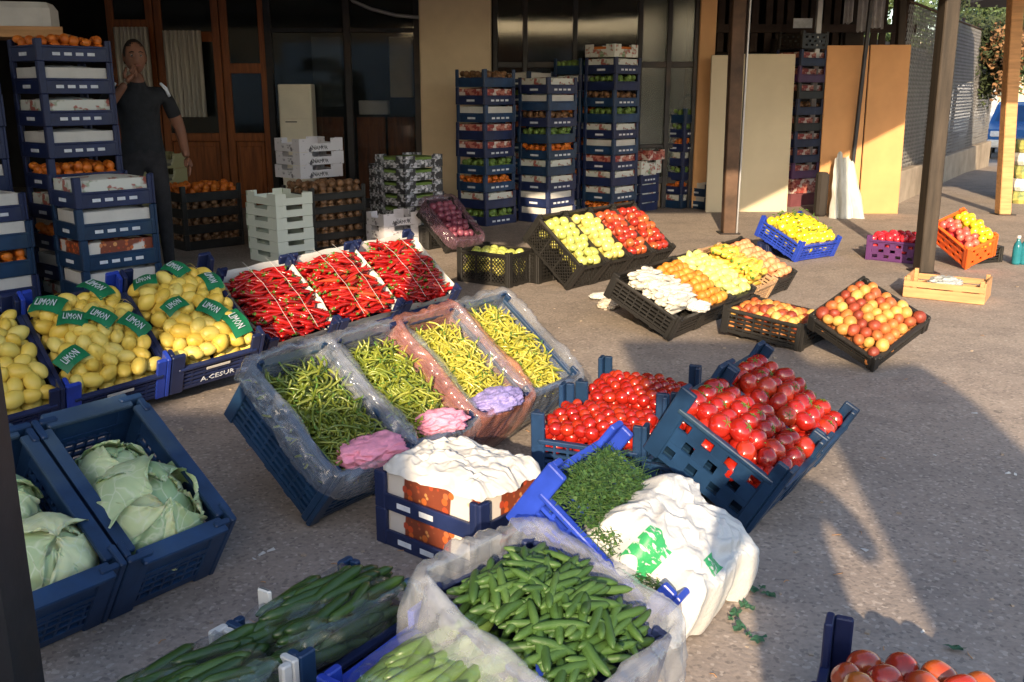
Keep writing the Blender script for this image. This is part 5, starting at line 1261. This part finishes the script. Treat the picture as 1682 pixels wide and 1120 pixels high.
def head(mb, c, look, mi, r=.1):
    """head with jaw, brow, nose, ears, eyes and mouth"""
    look = Vector(look).normalized(); up = Vector((0,0,1)); rt = look.cross(up).normalized(); up = rt.cross(look)
    B = Matrix((rt, look, up)).transposed()
    bm = bmesh.new(); bmesh.ops.create_uvsphere(bm, u_segments=28, v_segments=20, radius=1)
    for v in bm.verts:
        x, y, z = v.co; w = .078*(1-.22*max(0,-z)**1.5); yy = .098; 
        X_, Y_, Z_ = x*w, y*yy, z*.122
        if z < 0: Y_ += .012*(-z); X_ *= (1-.12*max(0,y)*(-z))
        if y > .8:
            Y_ += .022*math.exp(-(x/.17)**2-((z+.18)/.20)**2)        # nose
            Y_ -= .010*math.exp(-((abs(x)-.36)/.16)**2-((z-.05)/.12)**2) # eye sockets
            Y_ += .006*math.exp(-(x/.4)**2-((z-.26)/.1)**2)
            Y_ += .006*math.exp(-(x/.25)**2-((z+.5)/.08)**2)
            Y_ += .008*math.exp(-(x/.3)**2-((z+.85)/.15)**2)
        v.co = Vector((X_, Y_, Z_))
    mb.add([Vector(c)+B @ v.co for v in bm.verts], [tuple(x.index for x in f.verts) for f in bm.faces], mi, True); bm.free()
    for s_ in (-1, 1):
        mb.lathe([(.001,-.006),(.022,-.005),(.026,.0),(.018,.006),(.001,.004)], 10, mi, T(*(Vector(c)+B@Vector((s_*.078,-.005,-.005)))) @ B.to_4x4() @ Matrix.Rotation(R(90*s_),4,'Y') @ Matrix.Diagonal((1.3,.8,1,1)))
    return B
def person(M, label, pose='lean', shirt=M_shirt, trous=M_trous, hair=M_hair, group=None):
    J = {'pel': (0,0,.95), 'bel': (0,0,1.08), 'chest': (0,-.01,1.30), 'neck': (0,0,1.47), 'hd': (0,.015,1.56),
         'lsh': (-.19,0,1.40), 'rsh': (.19,0,1.40), 'lh': (-.09,0,.90), 'rh': (.09,0,.90),
         'lk': (-.11,.02,.50), 'rk': (.11,.02,.50), 'la': (-.12,-.02,.09), 'ra': (.12,-.02,.09), 'lt': (-.13,.14,.035), 'rt': (.13,.14,.035)}
    if pose == 'lean':    # hand at the mouth, other arm hanging slightly out
        J.update({'rel': (.30,.12,1.21), 'rwr': (.10,.19,1.47), 'lel': (-.29,-.05,1.13), 'lwr': (-.30,.07,.92)})
    elif pose == 'photo':  # both hands at the face holding up a camera
        J.update({'rel': (.27,.12,1.17), 'rwr': (.09,.20,1.40), 'lel': (-.27,.12,1.17), 'lwr': (-.09,.20,1.40)})
    else:
        J.update({'rel': (.25,-.02,1.12), 'rwr': (.25,.06,.88), 'lel': (-.25,-.02,1.12), 'lwr': (-.25,.06,.88)})
    E = [('pel','bel'),('bel','chest'),('chest','neck'),('neck','hd'),('chest','lsh'),('chest','rsh'),('lsh','lel'),('lel','lwr'),('rsh','rel'),('rel','rwr'),('pel','lh'),('pel','rh'),('lh','lk'),('lk','la'),('la','lt'),('rh','rk'),('rk','ra'),('ra','rt')]
    Rr = {'pel': (.15,.11), 'bel': (.15,.11), 'chest': (.17,.115), 'neck': .056, 'hd': .055, 'lsh': .068, 'rsh': .068, 'lh': .09, 'rh': .09, 'lk': .062, 'rk': .062, 'la': .045, 'ra': .045, 'lt': .04, 'rt': .04, 'lel': .045, 'rel': .045, 'lwr': .028, 'rwr': .028}
    vs, fs = skin_mesh(J, E, Rr, 'pel', 2)
    mb = MB(); mb.add(vs, fs, 0, True)
    for i, f in enumerate(fs):
        c = sum((vs[k] for k in f), Vector())/len(f)
        arm = False
        for a, b in (('rel','rwr'),('lel','lwr'),('rsh','rel'),('lsh','lel')):
            A_, B_ = Vector(J[a]), Vector(J[b]); t = max(0, min(1, (c-A_).dot(B_-A_)/(B_-A_).length_squared)); d = (c-(A_+(B_-A_)*t)).length
            if d < .07 and ((a in ('rel','lel') and t > .0) or (a in ('rsh','lsh') and t > .62)) and abs(c.x) > (.08 if a in('rel','lel') else .17): arm = True
        if arm or c.z > 1.475: mi = 0
        elif c.z > .97: mi = 1 if c.x < .06 or c.z < 1.1 else 1
        elif c.z > .085: mi = 2
        else: mi = 3
        mb.m[i] = mi
    B = head(mb, (0, .03, 1.655), (0, 1, -.05), 0)
    wr = Vector(J['rwr']); d = (wr-Vector(J['rel'])).normalized()
    if pose == 'lean': hand(mb, wr, (Vector((-.01,.16,1.60))-wr), Vector((-.6,-.8,0)), Vector((0,.2,1)), 0, .45)
    elif pose == 'photo': hand(mb, wr, Vector((-.3,.2,1)), Vector((-1,0,0)), Vector((0,-1,0)), 0, .5)
    else: hand(mb, wr, d, Vector((-1,0,0)), Vector((0,1,0)), 0, .3)
    wr = Vector(J['lwr']); d = (wr-Vector(J['lel'])).normalized()
    if pose == 'photo': hand(mb, wr, Vector((.3,.2,1)), Vector((1,0,0)), Vector((0,-1,0)), 0, .5)
    else: hand(mb, wr, d, Vector((1,0,0)), Vector((0,1,0)), 0, .3)
    o = put('person', mb.mesh('person', [M_skin, shirt, trous, M_black]), M, None, label, 'person', group)
    # hair cap
    hb = MB(); bm = bmesh.new(); bmesh.ops.create_uvsphere(bm, u_segments=24, v_segments=16, radius=1); keep = []
    for v in bm.verts:
        x, y, z = v.co; v.co = Vector((x*.083, .022+y*.106, 1.655+z*.128))
    fl = [f for f in bm.faces if sum(v.co.z for v in f.verts)/len(f.verts) > (1.728 if sum(v.co.y for v in f.verts)/len(f.verts) > .075 else 1.665 if sum(v.co.y for v in f.verts)/len(f.verts) > .03 else 1.60)]
    idx = {v: i for i, v in enumerate(bm.verts)}; hb.add([v.co for v in bm.verts], [tuple(idx[v] for v in f.verts) for f in fl], 0, True); bm.free()
    put('hair', hb.mesh('hair', hair), None, o)
    eb = MB(); ib = MB(); bb = MB()
    for s_ in (-1,1):
        eb.lathe([(.001,-.011),(.008,-.007),(.011,0),(.008,.007),(.001,.011)], 10, 0, T(s_*.030, .112, 1.662))
        ib.lathe([(.001,-.004),(.005,-.002),(.005,.002),(.001,.004)], 8, 0, T(s_*.030, .1225, 1.662)@Matrix.Rotation(R(90),4,'X'))
        bb.tube([(s_*.014,.124,1.684),(s_*.030,.124,1.690),(s_*.048,.112,1.683)], [.0035,.0042,.0025], 6)
    put('eyes', eb.mesh('eyes', plain('eye_white', (.22,.2,.18), .4)), None, o); put('pupils', ib.mesh('pupils', M_black), None, o); put('eyebrows', bb.mesh('eyebrows', hair), None, o)
    lb = MB().cbox(-.024,.024,.128,.134,1.588,1.598,.003); put('mouth', lb.mesh('mouth', plain('lips',(.22,.08,.06))), None, o)
    return o
# man by the timber doors
mp = Vector((-2.78, 7.35, 0)); toc = math.degrees(math.atan2(-mp.y, -mp.x))-90
Mm = T(mp.x, mp.y, .04) @ Matrix.Rotation(R(toc+8), 4, 'Z') @ Matrix.Scale(1.0, 4)
man = person(Mm, 'man in a black T-shirt with one hand raised to his mouth beside the crate tower', 'lean')
put('shoulder_stripe', MB().tube([(-.215,.05,1.375),(-.19,.075,1.43),(-.155,.066,1.47)], [.012,.014,.01], 6).mesh('stripe', M_print), None, man)
put('shoulder_stripe', MB().tube([(.215,.05,1.375),(.19,.075,1.43),(.155,.066,1.47)], [.012,.014,.01], 6).mesh('stripe', M_print), None, man)
put('step', MB().cbox(-.4,.4,-.3,.3,0,.04,.008).mesh('step', M_conc), T(mp.x, mp.y, 0), label='low concrete step under the feet of the man in black', cat='step')
# photographer, whose shadow falls into the view
person(frame(.43, -.45, -10), 'photographer holding a camera up, whose shadow falls before the tomato crates', 'photo')
pl = empty('shade_pillar', T(0,0,0), 'broad concrete pillar added unseen behind the photographer to shade the open paving', 'pillar')  # unseen pillar added to cast a strip of shade on the paving
part('shaft', MB().cbox(.55, 1.25, -2.6, -2.0, 0, 2.6, .02), M_conc, pl); part('shade_board', MB().cbox(-.45, .545, -3.4, -2.3, 2.85, 2.9, .01), M_wood2, pl); part('shade_board_arm', MB().bar((.5,-2.35,2.55),(-.3,-2.9,2.85),.05).bar((.6,-2.55,2.6),(.6,-2.9,2.84),.06), M_steel, pl)  # raised board added to shade a patch of paving farther off
cb_ = empty('shade_building', T(0,0,0), 'tall plastered building added unseen behind the photographer to shade the crate tower', 'building')  # unseen building added to keep sun off the crate tower and lemons
part('wall', MB().cbox(-22, -4.2, -14, -8, 0, 7.2, .02), M_peach, cb_); part('roof', MB().box(-22.3, -4.0, -14.3, -7.8, 7.2, 7.4), M_roofm, cb_)
for k in range(8): part('window', MB().cbox(-21+k*2.2, -20+k*2.2, -8.0, -7.95, 1.2 if k % 2 else 4.2, 2.6 if k % 2 else 5.6, .02), M_dglass, cb_)
ob_ = empty('street_building', T(0,0,0), 'long brown shop row across the street behind the photographer', 'building')
part('wall', MB().box(-45, 45, -42, -36, 0, 4.6), M_wood, ob_); part('roof', MB().box(-46, 46, -43, -35, 4.6, 4.8), M_roofm, ob_)
for k in range(14): part('window', MB().cbox(-42+k*6.2, -39+k*6.2, -36.0, -35.9, .3, 2.9, .03), M_dglass, ob_)
for k in range(14): part('shop_sign', MB().cbox(-42.5+k*6.2, -38.5+k*6.2, -36.0, -35.85, 3.2, 3.9, .03), (M_beige, M_white, M_peach)[k%3], ob_)

# ------------------------------------------------------------------ unseen truck added to shade the lemon side
M_tr = plain('white_truck_paint', (.70,.70,.68), .35, .05, 2, bstr=0)
tk = empty('shade_truck', T(-1.25, -3.2, 0), 'white box truck added unseen behind the photographer to shade the lemons', 'truck')  # out of view, added for its shade on the lemon side
part('cargo_box', MB().cbox(-5.2, 0, -2.2, 0, .75, 2.75, .03), M_tr, tk)
part('chassis', MB().box(-6.9, -.2, -1.9, -.3, .5, .745), M_steel, tk)
part('cab', MB().add([(-7.1,-2.15,.55),(-5.3,-2.15,.55),(-5.3,-.05,.55),(-7.1,-.05,.55),(-7.1,-2.15,1.35),(-5.3,-2.15,2.2),(-5.3,-.05,2.2),(-7.1,-.05,1.35),(-6.7,-2.1,2.15),(-6.7,-.1,2.15)], [(0,1,2,3),(0,4,8,5,1),(3,2,6,9,7),(0,3,7,4),(4,7,9,8),(8,9,6,5),(1,5,6,2)]), M_tr, tk)
part('windscreen', MB().add([(-7.115,-2.0,1.40),(-7.115,-.2,1.40),(-6.73,-.25,2.08),(-6.73,-1.95,2.08)], [(0,1,2,3)]), M_glass, tk)
for x in (-6.3,-1.2):
    for y in (-1.95,-.25): part('wheel', MB().lathe([(.001,-.12),(.3,-.12),(.42,-.1),(.44,0),(.42,.1),(.3,.12),(.001,.12)], 20, 0, T(x,y,.44)@Matrix.Rotation(R(90),4,'X')), M_black, tk)

# ------------------------------------------------------------------ street at the far right: car, van, tree, vine
M_car = plain('blue_car_paint', (.02,.10,.30), .25, .1, 2, bstr=0)
def car(M, paint, label, van=False):
    e = empty('parked_car' if not van else 'parked_van', M, label, 'car' if not van else 'van')
    Hh = 1.46 if not van else 2.0; l = 4.1 if not van else 4.8; w = .84
    if van: prof = [(0,.35),(0,.95),(.25,1.1),(.9,1.75),(1.3,2.0),(4.6,2.0),(4.8,1.8),(4.8,.35)]
    else: prof = [(0,.32),(0,.62),(.12,.78),(1.0,.92),(1.65,1.38),(2.1,1.46),(3.2,1.44),(3.85,1.02),(4.08,.95),(4.1,.35)]
    def slab(ins, pr):
        n = len(pr); vs = [(x-l/2, -w+(ins if z > .95 else 0)*(z-.95)/.5, z) for x, z in pr]+[(x-l/2, w-(ins if z > .95 else 0)*(z-.95)/.5, z) for x, z in pr]
        return vs, [tuple(range(n-1,-1,-1)), tuple(range(n,2*n))]+[(i, (i+1)%n, n+(i+1)%n, n+i) for i in range(n)]
    vs, fs = slab(.14, prof); part('body', MB().add(vs, fs), paint, e)
    if not van:
        part('windscreen', MB().add([(1.05-l/2-.012,-.72,.965),(1.05-l/2-.012,.72,.965),(1.62-l/2-.012,.60,1.36),(1.62-l/2-.012,-.60,1.36)], [(0,1,2,3)]), M_glass, e)
        for s_ in (-1,1): part('side_window', MB().add([(1.3-l/2, s_*.842,.98),(3.5-l/2, s_*.842,.98),(3.15-l/2, s_*.735,1.36),(1.75-l/2, s_*.735,1.36)], [(0,1,2,3)]), M_glass, e)
    else:
        part('windscreen', MB().add([(.26-l/2-.014,-.74,1.14),(.26-l/2-.014,.74,1.14),(.88-l/2-.014,.66,1.74),(.88-l/2-.014,-.66,1.74)], [(0,1,2,3)]), M_glass, e)
    part('bumper', MB().cbox(-l/2-.06, -l/2+.1, -w+.02, w-.02, .33, .52, .04), M_white if not van else M_steel, e)
    part('number_plate', MB().box(-l/2-.068,-l/2-.061,-.26,.26,.38,.48), M_white, e)
    for s_ in (-1,1): part('headlight', MB().cbox(-l/2-.012,-l/2+.05, s_*.62-.14, s_*.62+.14, .6, .74, .02), M_print, e)
    for x in (-l/2+.75, l/2-.75):
        for s_ in (-1,1):
            wl_ = part('wheel', MB().lathe([(.001,-.09),(.2,-.09),(.29,-.08),(.3,0),(.29,.08),(.2,.09),(.001,.09)], 20, 0, T(x, s_*(w-.06), .3)@Matrix.Rotation(R(90),4,'X')), M_black, e)
    return e
car(T(14.0, 26.8, -.28) @ Matrix.Rotation(R(62), 4, 'Z'), M_car, 'blue parked car facing the market beyond the chain link fence')
car(T(15.2, 32.5, -.28) @ Matrix.Rotation(R(64), 4, 'Z'), M_tr, 'white parked van behind the blue car', True)
def leaves_mesh(n, rad, mat, seed, leaf=.06, name='crown'):
    r2 = random.Random(seed); mb = MB()
    cl = [(Vector((r2.gauss(0,.45)*rad[0], r2.gauss(0,.45)*rad[1], r2.gauss(0,.4)*rad[2])), r2.uniform(.18,.4)) for _ in range(26)]
    for k in range(n):
        c, s_ = r2.choice(cl); p = c+Vector((r2.gauss(0,s_)*rad[0]*.5, r2.gauss(0,s_)*rad[1]*.5, r2.gauss(0,s_)*rad[2]*.5))
        d = Vector((r2.gauss(0,1),r2.gauss(0,1),r2.gauss(0,1))).normalized(); q = d.orthogonal().normalized()*leaf*.35; d = d*leaf*r2.uniform(.6,1.3)
        mb.add([p, p+d*.5+q, p+d, p+d*.5-q], [(0,1,2,3)])
    return mb.mesh(name, mat)
M_fol = heap('tree_leaves', [(.3,(.03,.06,.02)),(.7,(.09,.13,.04))], 3, .7); M_dry = heap('dry_vine_leaves', [(.3,(.10,.05,.02)),(.7,(.26,.14,.06))], 8, .8); M_dkf = heap('dark_vine_leaves', [(.3,(.012,.02,.008)),(.7,(.05,.07,.02))], 8, .8)
def tree(p, h, rad, n, mat, label, leaf, seed, cat='tree', name='tree'):
    e = empty(name, T(*p), label, cat); mb = MB(); r2 = random.Random(seed)
    mb.tube([(0,0,0),(.05,.02,h*.4),(0,.05,h*.8)], [.18,.14,.08], 8)
    for k in range(6): a = k*1.05; mb.tube([(0,.03,h*(.45+.05*k)),(math.cos(a)*rad[0]*.4,math.sin(a)*rad[1]*.4,h*.8),(math.cos(a)*rad[0]*.7,math.sin(a)*rad[1]*.7,h*.95)], [.06,.04,.015], 6)
    part('trunk', mb, M_postw, e); put('crown', leaves_mesh(n, rad, mat, seed, leaf), T(0,0,h), e)
tree((17.5, 36, -.28), 3.4, (3.2,2.5,1.9), 9000, M_fol, 'green tree rising behind the parked white van', .22, 4)
tree((13.2, 40, -.28), 3.6, (3.5,2.5,1.5), 9000, M_fol, 'far green tree seen past the end of the fence', .22, 5)
tree((22, 44, -.28), 4.2, (4,3,2.2), 9000, M_fol, 'broad far tree at the very edge of the street view', .25, 6)
vb = yp(1605, 75, 19.0)
v_ = empty('climbing_vine', T(vb.x, vb.y, vb.z), 'dark climbing vine with dry brown leaves over the end of the fence', 'vine')
put('foliage', leaves_mesh(7000, (.9,.8,1.0), M_dkf, 8, .09), None, v_); put('dry_foliage', leaves_mesh(1500, (.5,.5,.7), M_dry, 9, .09), T(.35,-.5,-.2), v_)
part('stem', MB().tube([(0,0,.4),(.1,.05,-.8),(.0,0,-2.4)], [.03,.03,.04], 6), M_postw, v_)
wh = empty('far_building', T(0,0,0), 'plain pale building closing the street behind the trees', 'building')
part('wall', MB().box(8, 40, 58, 60, -.5, 4.5), M_board, wh)
for k in range(8): part('window', MB().cbox(9.5+k*3.6, 11+k*3.6, 57.94, 57.99, 1.2, 2.6, .03), M_dglass, wh)
